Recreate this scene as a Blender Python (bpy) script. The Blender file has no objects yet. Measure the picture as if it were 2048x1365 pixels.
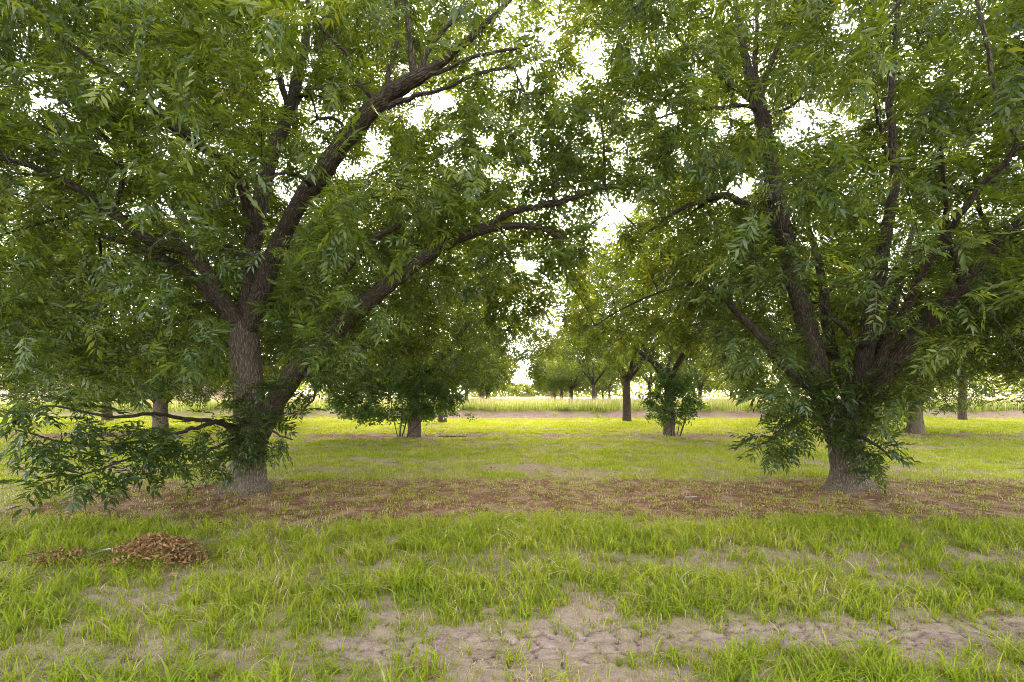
import bpy, math, random
import numpy as np
from mathutils import Matrix, Vector

rng = np.random.default_rng(7)
random.seed(7)
scene = bpy.context.scene
col = scene.collection

# ------------------------------------------------------------------ camera
EYE = 1.70
FPX, CX, HY = 1000.0, 1024.0, 787.0          # photograph measures: focal length, centre, horizon (px of 2048)
cam_d = bpy.data.cameras.new('camera')
cam_d.sensor_width = 36.0
cam_d.lens = 36.0 * FPX / 2048.0
cam_d.shift_y = (HY - 682.5) / 2048.0
cam_d.clip_start, cam_d.clip_end = 0.05, 6000
cam = bpy.data.objects.new('camera', cam_d)
cam.location = (0, 0, EYE)
cam.rotation_euler = (math.radians(90), 0, 0)
col.objects.link(cam)
scene.camera = cam

# ------------------------------------------------------------------ sky, sun, exposure
SUN_EL, SUN_AZ = math.radians(20.0), math.radians(4.5)      # low sun ahead, a little to the right
world = bpy.data.worlds.new('World'); scene.world = world; world.use_nodes = True
nt = world.node_tree; nt.nodes.clear()
sky = nt.nodes.new('ShaderNodeTexSky'); sky.sky_type = 'NISHITA'; sky.sun_disc = False
sky.sun_elevation = SUN_EL; sky.sun_rotation = SUN_AZ
sky.altitude = 1100; sky.air_density = 1.0; sky.dust_density = 3.5; sky.ozone_density = 0.8
hs = nt.nodes.new('ShaderNodeHueSaturation'); hs.inputs['Saturation'].default_value = 0.35
bg = nt.nodes.new('ShaderNodeBackground'); bg.inputs['Strength'].default_value = 0.15
wo = nt.nodes.new('ShaderNodeOutputWorld')
nt.links.new(sky.outputs[0], hs.inputs['Color']); nt.links.new(hs.outputs[0], bg.inputs['Color'])
nt.links.new(bg.outputs[0], wo.inputs['Surface'])

sun_d = bpy.data.lights.new('sun', 'SUN'); sun_d.energy = 1.5; sun_d.angle = math.radians(40)
sun_d.color = (1.0, 0.86, 0.66)
sun = bpy.data.objects.new('sun', sun_d); col.objects.link(sun)
sdir = Vector((math.sin(SUN_AZ) * math.cos(SUN_EL), math.cos(SUN_AZ) * math.cos(SUN_EL), math.sin(SUN_EL)))
sun.rotation_euler = (-sdir).to_track_quat('-Z', 'Y').to_euler()
sun.location = (0, 0, 30)

vs = scene.view_settings
vs.view_transform = 'Standard'; vs.look = 'None'; vs.gamma = 1.0; vs.use_curve_mapping = False
vs.exposure = 3.95
scene.cycles.use_denoising = True
scene.cycles.filter_width = 0.9
scene.cycles.denoising_input_passes = 'RGB_ALBEDO_NORMAL'
scene.cycles.denoising_prefilter = 'NONE'
scene.cycles.adaptive_threshold = 0.01
scene.cycles.max_bounces = 6
scene.cycles.diffuse_bounces = 2
scene.cycles.transmission_bounces = 4
scene.cycles.glossy_bounces = 2
scene.cycles.sample_clamp_indirect = 3

# ------------------------------------------------------------------ small tools
def W(px, py, D):
    """point at depth D seen at pixel px, py of the photograph (used once, to measure limbs off it)"""
    return np.array([(px - CX) / FPX * D, D, EYE - (py - HY) / FPX * D])

def proj(p):
    D = np.maximum(p[:, 1], 0.05)
    return CX + p[:, 0] / D * FPX, HY - (p[:, 2] - EYE) / D * FPX

def _hash(ix, iy, s):
    n = (ix * 374761393 + iy * 668265263 + s * 1442695041) & 0xffffffff
    n = ((n ^ (n >> 13)) * 1274126177) & 0xffffffff
    return ((n ^ (n >> 16)) & 0xffff) / 65535.0

def vnoise(x, y, s=0):
    x = np.asarray(x, float); y = np.asarray(y, float)
    ix = np.floor(x).astype(np.int64); iy = np.floor(y).astype(np.int64)
    fx = x - ix; fy = y - iy
    fx = fx * fx * (3 - 2 * fx); fy = fy * fy * (3 - 2 * fy)
    a = _hash(ix, iy, s); b = _hash(ix + 1, iy, s); c = _hash(ix, iy + 1, s); d = _hash(ix + 1, iy + 1, s)
    return (a * (1 - fx) + b * fx) * (1 - fy) + (c * (1 - fx) + d * fx) * fy

def fbm(x, y, s=0, o=3):
    t = 0; a = 0.5; tot = 0
    for k in range(o):
        t = t + a * vnoise(x * 2 ** k, y * 2 ** k, s + k * 17); tot += a; a *= 0.5
    return t / tot

def sst(a, b, x):
    t = np.clip((x - a) / (b - a), 0, 1)
    return t * t * (3 - 2 * t)

def link(o, parent=None):
    col.objects.link(o)
    if parent is not None:
        o.parent = parent
    return o

def mesh_np(name, v, f, mat=None, attrs=None, smooth=False):
    """mesh from numpy arrays; f is (n,3) or (n,4) or a list of such arrays"""
    fs = [a for a in (f if isinstance(f, list) else [f]) if len(a)]
    me = bpy.data.meshes.new(name)
    me.vertices.add(len(v)); me.vertices.foreach_set('co', np.asarray(v, np.float32).ravel())
    loops = np.concatenate([a.ravel() for a in fs]).astype(np.int32)
    starts = []; s = 0
    for a in fs:
        k = a.shape[1]; starts.append(s + np.arange(len(a)) * k); s += a.size
    starts = np.concatenate(starts).astype(np.int32)
    me.loops.add(len(loops)); me.loops.foreach_set('vertex_index', loops)
    me.polygons.add(len(starts)); me.polygons.foreach_set('loop_start', starts)
    if smooth:
        me.polygons.foreach_set('use_smooth', np.ones(len(starts), bool))
    for n, (typ, val) in (attrs or {}).items():
        at = me.attributes.new(n, typ, 'POINT')
        at.data.foreach_set('vector' if typ == 'FLOAT_VECTOR' else 'value',
                            np.asarray(val, np.int32 if typ == 'INT' else np.float32).ravel())
    me.update(calc_edges=True)
    if mat: me.materials.append(mat)
    return me

def obj(name, me, parent=None, kind=None, label=None, cat=None, group=None):
    o = bpy.data.objects.new(name, me); link(o, parent)
    if kind: o['kind'] = kind
    if label: o['label'] = label
    if cat: o['category'] = cat
    if group: o['group'] = group
    return o

def thing(name, label, cat, loc=(0, 0, 0), group=None):
    o = bpy.data.objects.new(name, None); o.location = loc; o.empty_display_size = 0.3
    link(o); o['label'] = label; o['category'] = cat
    if group: o['group'] = group
    return o

# ------------------------------------------------------------------ materials
def new_mat(name):
    m = bpy.data.materials.new(name); m.use_nodes = True
    n = m.node_tree; n.nodes.clear()
    out = n.nodes.new('ShaderNodeOutputMaterial')
    return m, n, out

def ramp(n, fac, stops):
    r = n.nodes.new('ShaderNodeValToRGB')
    while len(r.color_ramp.elements) < len(stops): r.color_ramp.elements.new(0.5)
    for e, (p, c) in zip(r.color_ramp.elements, stops):
        e.position = p; e.color = (*c, 1)
    n.links.new(fac, r.inputs[0]); return r.outputs[0]

def attr(n, name, typ='GEOMETRY'):
    a = n.nodes.new('ShaderNodeAttribute'); a.attribute_name = name; a.attribute_type = typ
    return a

def mixc(n, fac, a, b, mode='MIX'):
    m = n.nodes.new('ShaderNodeMix'); m.data_type = 'RGBA'; m.blend_type = mode
    for s, v in ((m.inputs[0], fac), (m.inputs[6], a), (m.inputs[7], b)):
        if hasattr(v, 'links') or hasattr(v, 'is_linked'): n.links.new(v, s)
        elif isinstance(v, (int, float)): s.default_value = v
        else: s.default_value = (*v, 1)
    return m.outputs[2]

def noise(n, vec, scale, detail=3, rough=0.55, out=0):
    t = n.nodes.new('ShaderNodeTexNoise'); t.inputs['Scale'].default_value = scale
    t.inputs['Detail'].default_value = detail; t.inputs['Roughness'].default_value = rough
    if vec is not None: n.links.new(vec, t.inputs['Vector'])
    return t.outputs[out]

def math_n(n, op, a, b=None):
    m = n.nodes.new('ShaderNodeMath'); m.operation = op
    for s, v in zip(m.inputs, (a, b)):
        if v is None: continue
        if isinstance(v, (int, float)): s.default_value = v
        else: n.links.new(v, s)
    return m.outputs[0]

def leaf_mat(name, stops, trans_stops, rough=0.38, tw=0.44, spec=0.32, shift=0.0):
    m, n, out = new_mat(name)
    a = attr(n, 'tone'); fac = a.outputs['Fac']
    if shift:
        g = n.nodes.new('ShaderNodeNewGeometry')
        nn = math_n(n, 'ADD', noise(n, g.outputs['Position'], 0.55, 3), noise(n, g.outputs['Position'], 3.0, 2))
        fac = math_n(n, 'MINIMUM', math_n(n, 'ADD', fac, math_n(n, 'MULTIPLY', math_n(n, 'SUBTRACT', nn, 1.0), shift)), 1.0)
    p = n.nodes.new('ShaderNodeBsdfPrincipled')
    n.links.new(ramp(n, fac, stops), p.inputs['Base Color'])
    p.inputs['Roughness'].default_value = rough
    p.inputs['Specular IOR Level'].default_value = spec
    t = n.nodes.new('ShaderNodeBsdfTranslucent')
    n.links.new(ramp(n, fac, trans_stops), t.inputs['Color'])
    mx = n.nodes.new('ShaderNodeMixShader'); mx.inputs[0].default_value = tw
    n.links.new(p.outputs[0], mx.inputs[1]); n.links.new(t.outputs[0], mx.inputs[2])
    n.links.new(mx.outputs[0], out.inputs['Surface'])
    return m

M_LEAF = leaf_mat('pecan_leaf',
    [(0.0, (0.014, 0.026, 0.008)), (0.45, (0.034, 0.053, 0.011)), (0.85, (0.062, 0.082, 0.012)), (1.0, (0.105, 0.115, 0.017))],
    [(0.0, (0.06, 0.09, 0.007)), (0.5, (0.13, 0.17, 0.008)), (0.85, (0.21, 0.25, 0.010)), (1.0, (0.31, 0.31, 0.014))])
M_SHRUB = leaf_mat('shrub_leaf',
    [(0.0, (0.018, 0.036, 0.01)), (0.6, (0.04, 0.07, 0.014)), (1.0, (0.07, 0.11, 0.02))],
    [(0.0, (0.07, 0.13, 0.009)), (0.6, (0.13, 0.21, 0.012)), (1.0, (0.22, 0.29, 0.016))], rough=0.4)
M_DESERT = leaf_mat('desert_shrub_leaf',
    [(0.0, (0.10, 0.11, 0.05)), (0.6, (0.15, 0.16, 0.07)), (1.0, (0.22, 0.21, 0.09))],
    [(0.0, (0.14, 0.17, 0.05)), (0.6, (0.2, 0.22, 0.06)), (1.0, (0.3, 0.28, 0.09))], rough=0.6, tw=0.3)
M_WOOD = leaf_mat('far_wood_leaf',
    [(0.0, (0.06, 0.08, 0.02)), (0.6, (0.11, 0.125, 0.03)), (1.0, (0.17, 0.165, 0.05))],
    [(0.0, (0.18, 0.22, 0.03)), (0.6, (0.28, 0.30, 0.04)), (1.0, (0.38, 0.36, 0.07))], rough=0.7, tw=0.45, spec=0.1)
M_GRASS = leaf_mat('grass_blade',
    [(0.0, (0.08, 0.115, 0.009)), (0.45, (0.14, 0.172, 0.011)), (0.8, (0.20, 0.205, 0.018)), (0.9, (0.24, 0.21, 0.08)), (1.0, (0.36, 0.29, 0.15))],
    [(0.0, (0.22, 0.30, 0.010)), (0.45, (0.36, 0.42, 0.012)), (0.8, (0.45, 0.45, 0.02)), (0.9, (0.36, 0.32, 0.12)), (1.0, (0.40, 0.33, 0.17))], rough=0.55, tw=0.45, spec=0.1, shift=1.1)
M_TALL = leaf_mat('tall_grass_blade',
    [(0.0, (0.08, 0.12, 0.013)), (0.6, (0.14, 0.17, 0.022)), (0.85, (0.25, 0.22, 0.07)), (1.0, (0.46, 0.36, 0.2))],
    [(0.0, (0.2, 0.32, 0.02)), (0.6, (0.32, 0.40, 0.03)), (0.85, (0.4, 0.36, 0.1)), (1.0, (0.5, 0.4, 0.22))], rough=0.6, tw=0.42, spec=0.2)
M_DRY = leaf_mat('dry_leaf',
    [(0.0, (0.07, 0.036, 0.013)), (0.5, (0.17, 0.088, 0.032)), (0.85, (0.27, 0.15, 0.06)), (1.0, (0.40, 0.28, 0.15))],
    [(0.0, (0.14, 0.07, 0.03)), (0.5, (0.25, 0.13, 0.05)), (1.0, (0.4, 0.27, 0.14))], rough=0.7, tw=0.2, spec=0.2)

def bark_mat(name, dark, mid, light, sc=1.0):
    m, n, out = new_mat(name)
    a = attr(n, 'bark')
    mp = n.nodes.new('ShaderNodeMapping'); mp.inputs['Scale'].default_value = (1, 1, 0.22)
    n.links.new(a.outputs['Vector'], mp.inputs['Vector'])
    wv = noise(n, mp.outputs[0], 9 * sc, 4, 0.6, 1)
    add = n.nodes.new('ShaderNodeVectorMath'); add.operation = 'MULTIPLY_ADD'
    n.links.new(wv, add.inputs[0]); add.inputs[1].default_value = (0.05, 0.05, 0.05); n.links.new(mp.outputs[0], add.inputs[2])
    vo = n.nodes.new('ShaderNodeTexVoronoi'); vo.feature = 'DISTANCE_TO_EDGE'; vo.inputs['Scale'].default_value = 34 * sc
    n.links.new(add.outputs[0], vo.inputs['Vector'])
    vc = n.nodes.new('ShaderNodeTexVoronoi'); vc.inputs['Scale'].default_value = 34 * sc
    n.links.new(add.outputs[0], vc.inputs['Vector'])
    nf = noise(n, mp.outputs[0], 60 * sc, 5, 0.7)
    nb = noise(n, a.outputs['Vector'], 2.5, 3)
    c1 = ramp(n, nf, [(0.25, dark), (0.5, mid), (0.78, light)])
    plate = ramp(n, vc.outputs['Distance'], [(0.0, light), (0.5, mid), (1.0, mid)])
    c2 = mixc(n, 0.35, c1, plate)
    edge = ramp(n, vo.outputs['Distance'], [(0.0, (0.35, 0.33, 0.32)), (0.12, (1, 1, 1))])
    c3 = mixc(n, 0.8, c2, edge, 'MULTIPLY')
    c4 = mixc(n, ramp(n, nb, [(0.35, (0, 0, 0)), (0.7, (1, 1, 1))]), c3, mixc(n, 0.55, c3, mid))
    p = n.nodes.new('ShaderNodeBsdfPrincipled'); n.links.new(c4, p.inputs['Base Color'])
    p.inputs['Roughness'].default_value = 0.9; p.inputs['Specular IOR Level'].default_value = 0.2
    h = math_n(n, 'ADD', math_n(n, 'MULTIPLY', ramp(n, vo.outputs['Distance'], [(0, (0, 0, 0)), (0.2, (1, 1, 1))]), 0.7), math_n(n, 'MULTIPLY', nf, 0.6))
    b = n.nodes.new('ShaderNodeBump'); b.inputs['Strength'].default_value = 0.9; b.inputs['Distance'].default_value = 0.02
    n.links.new(h, b.inputs['Height']); n.links.new(b.outputs[0], p.inputs['Normal'])
    n.links.new(p.outputs[0], out.inputs['Surface'])
    return m
M_BARK = bark_mat('shaded_limb_bark', (0.015, 0.011, 0.008), (0.047, 0.034, 0.022), (0.19, 0.14, 0.088))  # limbs and branches: their shade is put into the colour as darker browns
M_TRUNK = bark_mat('pale_trunk_bark', (0.026, 0.019, 0.013), (0.086, 0.063, 0.042), (0.29, 0.22, 0.145))  # same bark without that painted shade, paler for its flaking plates
M_TWIG = bark_mat('twig_bark', (0.022, 0.017, 0.012), (0.048, 0.037, 0.026), (0.10, 0.08, 0.056), 2.0)
M_DEADWOOD = bark_mat('weathered_stick', (0.16, 0.13, 0.11), (0.30, 0.27, 0.24), (0.45, 0.42, 0.39), 2.0)

# ground material: the soil's own colours, steered by what lies where (tracks, litter, sward, far sand)
def ground_mat():
    m, n, out = new_mat('orchard_soil')
    g = n.nodes.new('ShaderNodeNewGeometry'); pos = g.outputs['Position']
    n1 = noise(n, pos, 0.9, 5); n2 = noise(n, pos, 7, 5, 0.65); n3 = noise(n, pos, 60, 4, 0.7); n4 = noise(n, pos, 220, 2, 0.6)
    soil = ramp(n, n2, [(0.25, (0.12, 0.075, 0.052)), (0.5, (0.225, 0.152, 0.115)), (0.75, (0.35, 0.255, 0.20))])
    soil = mixc(n, 0.35, soil, ramp(n, n3, [(0.3, (0.095, 0.062, 0.044)), (0.7, (0.36, 0.275, 0.22))]))
    lit = ramp(n, n3, [(0.28, (0.045, 0.021, 0.011)), (0.5, (0.125, 0.062, 0.034)), (0.62, (0.20, 0.108, 0.062)), (0.8, (0.36, 0.25, 0.155))])
    n5 = noise(n, pos, 2.2, 5, 0.7)
    lit = mixc(n, ramp(n, n5, [(0.46, (0, 0, 0)), (0.60, (1, 1, 1))]), lit, mixc(n, 0.6, lit, (0.29, 0.19, 0.13)))
    lit = mixc(n, ramp(n, n2, [(0.30, (0.8, 0.8, 0.8)), (0.48, (0, 0, 0))]), lit, (0.055, 0.028, 0.017))
    sward = ramp(n, n3, [(0.25, (0.09, 0.08, 0.022)), (0.5, (0.15, 0.155, 0.026)), (0.75, (0.23, 0.22, 0.05))])
    sward = mixc(n, 0.22, sward, soil)
    sward = mixc(n, ramp(n, n1, [(0.45, (0, 0, 0)), (0.7, (0.7, 0.7, 0.7))]), sward, (0.20, 0.16, 0.07))
    sand = ramp(n, n1, [(0.3, (0.40, 0.33, 0.24)), (0.7, (0.56, 0.48, 0.38))])
    c = mixc(n, attr(n, 'litter').outputs['Fac'], soil, lit)
    c = mixc(n, attr(n, 'sward').outputs['Fac'], c, sward)
    c = mixc(n, attr(n, 'sand').outputs['Fac'], c, sand)
    c = mixc(n, attr(n, 'crack').outputs['Fac'], c, (0.07, 0.05, 0.04))
    c = mixc(n, 0.5, c, ramp(n, n4, [(0.3, (0.72, 0.7, 0.68)), (0.7, (1.12, 1.12, 1.12))]), 'MULTIPLY')
    p = n.nodes.new('ShaderNodeBsdfPrincipled'); n.links.new(c, p.inputs['Base Color'])
    p.inputs['Roughness'].default_value = 1.0; p.inputs['Specular IOR Level'].default_value = 0.03
    b = n.nodes.new('ShaderNodeBump'); b.inputs['Strength'].default_value = 0.7; b.inputs['Distance'].default_value = 0.02
    n.links.new(math_n(n, 'ADD', n3, math_n(n, 'MULTIPLY', n4, 0.4)), b.inputs['Height']); n.links.new(b.outputs[0], p.inputs['Normal'])
    n.links.new(p.outputs[0], out.inputs['Surface'])
    return m
M_SOIL = ground_mat()

def bank_mat():
    m, n, out = new_mat('pink_earth')
    g = n.nodes.new('ShaderNodeNewGeometry'); pos = g.outputs['Position']
    n1 = noise(n, pos, 0.7, 5, 0.65); n2 = noise(n, pos, 5, 5, 0.7)
    c = ramp(n, n1, [(0.3, (0.36, 0.22, 0.14)), (0.55, (0.52, 0.36, 0.26)), (0.75, (0.62, 0.48, 0.38))])
    c = mixc(n, 0.5, c, ramp(n, n2, [(0.3, (0.5, 0.45, 0.4)), (0.7, (1.1, 1.1, 1.1))]), 'MULTIPLY')
    p = n.nodes.new('ShaderNodeBsdfPrincipled'); n.links.new(c, p.inputs['Base Color']); p.inputs['Roughness'].default_value = 0.95
    b = n.nodes.new('ShaderNodeBump'); b.inputs['Strength'].default_value = 0.6; b.inputs['Distance'].default_value = 0.1
    n.links.new(n2, b.inputs['Height']); n.links.new(b.outputs[0], p.inputs['Normal'])
    n.links.new(p.outputs[0], out.inputs['Surface']); return m
M_BANK = bank_mat()

# ------------------------------------------------------------------ ground: height and cover
ROW1, ROW2, ROW3 = 8.4, 20.2, 29.5

def cover(x, y):
    """what grows or lies where: returns sward (0..1), litter, track"""
    x = np.asarray(x, float); y = np.asarray(y, float)
    w = (fbm(x * 0.35 + 3, y * 0.35, 5) - 0.5) * 1.3
    w2 = fbm(x * 1.3 + 37.3, y * 1.7 + 11.1, 9); w3 = fbm(x * 4, y * 5, 11, 2)
    tr1 = np.exp(-((y - (3.42 + 0.075 * x) + w * 0.25) / 0.27) ** 2)
    tr1 = tr1 * (0.62 + 0.38 * sst(-1.6, 0.6, x))
    tr2 = np.exp(-((y - (4.85 + 0.03 * x) + w * 0.3) / 0.24) ** 2) * (0.35 + 0.65 * fbm(x * 0.7 + 8, y * 0.7, 21))
    lit = sst(6.1, 6.9, y + w * 0.7) * (1 - sst(9.2, 10.2, y + w * 0.9)) * sst(-7.6, -6.4, x + w)
    row2 = np.exp(-((y - 19.9 + w * 0.5) / 1.5) ** 2) * (0.55 + 0.45 * sst(0.35, 0.6, fbm(x * 0.3, y * 0.3, 31)))
    bank = sst(32.6, 33.2, y + w * 0.6) * (1 - sst(35.7, 36.3, y + w * 0.5))
    bank = bank * (0.12 + 0.88 * sst(-6.2, -4.6, x + w)) * (1 - 0.8 * sst(0.6, 0.68, fbm(x * 0.22 + 5.3, y * 0.1, 41)))
    patch = sst(0.28, 0.52, 0.5 * w2 + 0.5 * w3)
    sw = patch * 0.9 + 0.1
    thin = sst(9.5, 10.5, y) * (1 - sst(12, 13.5, y)) * sst(0.5, 0.66, fbm(x * 0.5 + 1, y * 0.8, 51))
    sw = sw * (1 - 0.55 * thin)
    far = sst(9.5, 11, y) * (1 - sst(17.5, 18.5, y)) + sst(21, 22, y) * (1 - sst(32, 33, y))
    sw = np.clip(sw + 0.25 * far, 0, 1)
    lane = np.zeros_like(y)
    for yc, ww, am in ((10.9, 0.5, 0.5), (12.6, 0.45, 0.35), (15.7, 0.5, 0.75), (17.1, 0.5, 0.55), (23.6, 0.6, 0.6), (26.0, 0.6, 0.5), (31.0, 0.7, 0.6)):      # old wheel lanes, thin and dull
        lane = np.maximum(lane, am * np.exp(-((y - yc + w * 0.6) / ww) ** 2) * (0.45 + 0.55 * fbm(x * 0.4 + yc, y * 0.3, 23)))
    sw = sw * (1 - lane)
    sw = sw * (1 - 0.97 * tr1) * (1 - 0.75 * tr2) * (1 - 0.95 * lit) * (1 - 0.9 * np.clip(row2, 0, 1)) * (1 - 0.93 * bank)
    return np.clip(sw, 0, 1), np.clip(np.maximum(np.maximum(lit, 0.95 * row2), np.maximum(0.6 * lane, 0.4 * bank)), 0, 1), np.clip(tr1 + 0.6 * tr2, 0, 1)

# cracked mud: voronoi plates over a jittered lattice (nearest and second nearest)
def plates(x, y, cell=0.15):
    gx = x / cell + 0.9 * (fbm(x * 5, y * 5, 61, 2) - 0.5); gy = y / cell * 1.15 + 0.9 * (fbm(x * 5, y * 5, 67, 2) - 0.5)
    ix = np.floor(gx).astype(np.int64); iy = np.floor(gy).astype(np.int64)
    d1 = np.full(x.shape, 9.0); d2 = np.full(x.shape, 9.0)
    for a in (-1, 0, 1):
        for b in (-1, 0, 1):
            cx = ix + a; cy = iy + b
            px = cx + 0.1 + 0.8 * _hash(cx, cy, 71); py = cy + 0.1 + 0.8 * _hash(cx, cy, 73)
            d = np.hypot(gx - px, gy - py)
            d2 = np.where(d < d1, d1, np.minimum(d2, d)); d1 = np.minimum(d1, d)
    return d2 - d1

def gz(x, y):
    x = np.asarray(x, float); y = np.asarray(y, float)
    z = (fbm(x * 0.5, y * 0.5, 81) - 0.5) * 0.10 * sst(0, 2, np.abs(y) + 0.5) + (fbm(x * 2.2, y * 2.2, 85) - 0.5) * 0.035
    z = z - 0.05 * np.exp(-((y - (3.42 + 0.075 * x)) / 0.3) ** 2) - 0.035 * np.exp(-((y - (4.85 + 0.03 * x)) / 0.25) ** 2)
    z = z + 0.05 * np.exp(-((y - ROW1) / 1.4) ** 2)
    for tx, ty in ((-4.427, 8.4), (5.66, 8.45)):      # soil heaped at the feet of the two front trees
        z = z + 0.07 * np.exp(-((x - tx) ** 2 + (y - ty) ** 2) / 0.45 ** 2)
    up = sst(33.0, 36.4, y + 0.8 * (vnoise(x * 0.3, y * 0.1, 83) - 0.5))
    z = z + up * (0.52 + 0.12 * (fbm(x * 0.25, y * 0.2, 87) - 0.5)) - 0.2 * sst(38, 60, y)
    return z

def axis(parts):
    out = []
    for a, b, s in parts:
        k = max(1, int(round((b - a) / s)))
        out.append(np.linspace(a, b, k, endpoint=False))
    out.append([parts[-1][1]])
    return np.concatenate(out)

ys = np.concatenate([axis([(-60, -10, 10), (-10, 2.2, 1.0), (2.2, 2.85, 0.06), (2.85, 4.15, 0.017), (4.15, 10, 0.075), (10, 32, 0.5), (32, 38, 0.2), (38, 60, 1.5)]),
                     60 * np.geomspace(1.06, 60, 34)])
xs_p = np.concatenate([axis([(0, 3.9, 0.02), (3.9, 8, 0.1), (8, 30, 0.7)]), 30 * np.geomspace(1.08, 100, 26)])
xs = np.concatenate([-xs_p[:0:-1], xs_p])
X, Y = np.meshgrid(xs, ys)
Z = gz(X, Y)
sw, lit, tr = cover(X, Y)
e = plates(X, Y)
crk = (1 - sst(0.0, 0.085, e)) * sst(0.25, 0.6, tr) * (np.abs(X) < 4.2) * (Y < 4.6) * sst(0.22, 0.42, fbm(X * 2.6, Y * 2.6, 77, 3))
dome = np.minimum(e, 0.5) * 0.02 * sst(0.25, 0.6, tr) * (np.abs(X) < 4.2)
Z = Z - 0.030 * crk + dome
sand = sst(62, 85, Y) * (0.75 + 0.25 * sst(0.4, 0.6, fbm(X * 0.03, Y * 0.03, 91)))
sw_s = sw.copy(); sw_s[Y > 36] = np.maximum(sw_s[Y > 36], 0.85); sw_s = sw_s * 0.9
ny, nx = X.shape
I = np.arange(ny * nx).reshape(ny, nx)
quads = np.stack([I[:-1, :-1], I[:-1, 1:], I[1:, 1:], I[1:, :-1]], -1).reshape(-1, 4)
me = mesh_np('ground', np.stack([X, Y, Z], -1).reshape(-1, 3), quads, M_SOIL,
             {'sward': ('FLOAT', sw_s), 'litter': ('FLOAT', lit), 'crack': ('FLOAT', crk * 0.95), 'sand': ('FLOAT', sand)}, smooth=True)
obj('ground', me, kind='structure', label='orchard soil with wheel tracks, leaf litter bands and cracked mud')

# ------------------------------------------------------------------ tubes (trunks, limbs, twigs)
def catmull(P, R, step):
    P = np.asarray(P, float); R = np.asarray(R, float)
    if len(P) == 2:
        k = max(2, int(np.linalg.norm(P[1] - P[0]) / step) + 1); t = np.linspace(0, 1, k)[:, None]
        return P[0] * (1 - t) + P[1] * t, R[0] * (1 - t[:, 0]) + R[1] * t[:, 0]
    Q = np.vstack([2 * P[0] - P[1], P, 2 * P[-1] - P[-2]])
    op, orr = [], []
    for i in range(len(P) - 1):
        p0, p1, p2, p3 = Q[i:i + 4]
        k = max(1, int(np.linalg.norm(p2 - p1) / step)); t = (np.arange(k) / k)[:, None]
        op.append(0.5 * (2 * p1 + (p2 - p0) * t + (2 * p0 - 5 * p1 + 4 * p2 - p3) * t ** 2 + (3 * p1 - p0 - 3 * p2 + p3) * t ** 3))
        orr.append(R[i] * (1 - t[:, 0]) + R[i + 1] * t[:, 0])
    op.append(P[-1:]); orr.append(R[-1:])
    return np.vstack(op), np.concatenate(orr)

def tube(P, R, sides, lump=0.0, flare=0.0, seed=0):
    """returns verts, quads, bark coordinates for a tapering tube along P"""
    n = len(P)
    T = np.gradient(P, axis=0); T /= np.linalg.norm(T, axis=1)[:, None] + 1e-9
    u = np.cross(T[0], [0.3, 1, 0.2]); u /= np.linalg.norm(u)
    U = np.zeros_like(P); 
    for i in range(n):
        u = u - T[i] * np.dot(u, T[i]); u /= np.linalg.norm(u) + 1e-9; U[i] = u
    V = np.cross(T, U)
    th = np.linspace(0, 2 * np.pi, sides, endpoint=False)
    L = np.concatenate([[0], np.cumsum(np.linalg.norm(np.diff(P, axis=0), axis=1))])
    rr = R[:, None] * np.ones((1, sides))
    if lump:
        a = th[None, :] * 1.0; 
        cc = np.cos(a) * 2.2 + 10; ss = np.sin(a) * 2.2 + 10
        nz = vnoise(cc + seed, ss + L[:, None] * 1.7, 3 + seed) + 0.5 * vnoise(cc * 3 + seed, ss * 3 + L[:, None] * 2.5, 5 + seed)
        fine = vnoise(cc * 9, ss * 9 + L[:, None] * 3.0, 9 + seed)
        rr = rr * (1 + lump * (nz - 0.75) + lump * 0.45 * (fine - 0.5))
    if flare:
        lob = 0.6 + 0.55 * np.cos(th * 5 + seed) * 0.5 + 0.35 * np.cos(th * 3 + seed * 2.1)
        rr = rr + flare * np.exp(-np.maximum(L - 0.2, 0) / 0.13)[:, None] * np.clip(lob, 0.15, 1.5)[None, :] * R[0]
    ring = P[:, None, :] + rr[..., None] * (np.cos(th)[None, :, None] * U[:, None] + np.sin(th)[None, :, None] * V[:, None])
    I = np.arange(n * sides).reshape(n, sides); J = np.roll(I, -1, 1)
    q = np.stack([I[:-1], J[:-1], J[1:], I[1:]], -1).reshape(-1, 4)
    bk = np.stack([rr * np.cos(th), rr * np.sin(th), L[:, None] * np.ones((1, sides))], -1) + seed * 1.37
    v = ring.reshape(-1, 3)
    # end cap
    v = np.vstack([v, P[-1] + T[-1] * R[-1] * 0.6]); bk = np.vstack([bk.reshape(-1, 3), [[0, 0, L[-1] + seed * 1.37]]])
    cap = np.stack([I[-1], J[-1], np.full(sides, n * sides)], -1)
    return v, q, cap, bk

class Tubes:
    def __init__(s): s.v = []; s.q = []; s.c = []; s.b = []; s.n = 0
    def add(s, P, R, sides, **k):
        v, q, c, b = tube(np.asarray(P), np.asarray(R), sides, **k)
        s.v.append(v); s.q.append(q + s.n); s.c.append(c + s.n); s.b.append(b); s.n += len(v)
    def mesh(s, name, mat):
        return mesh_np(name, np.vstack(s.v), [np.vstack(s.q), np.vstack(s.c)], mat, {'bark': ('FLOAT_VECTOR', np.vstack(s.b))}, smooth=True)

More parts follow.
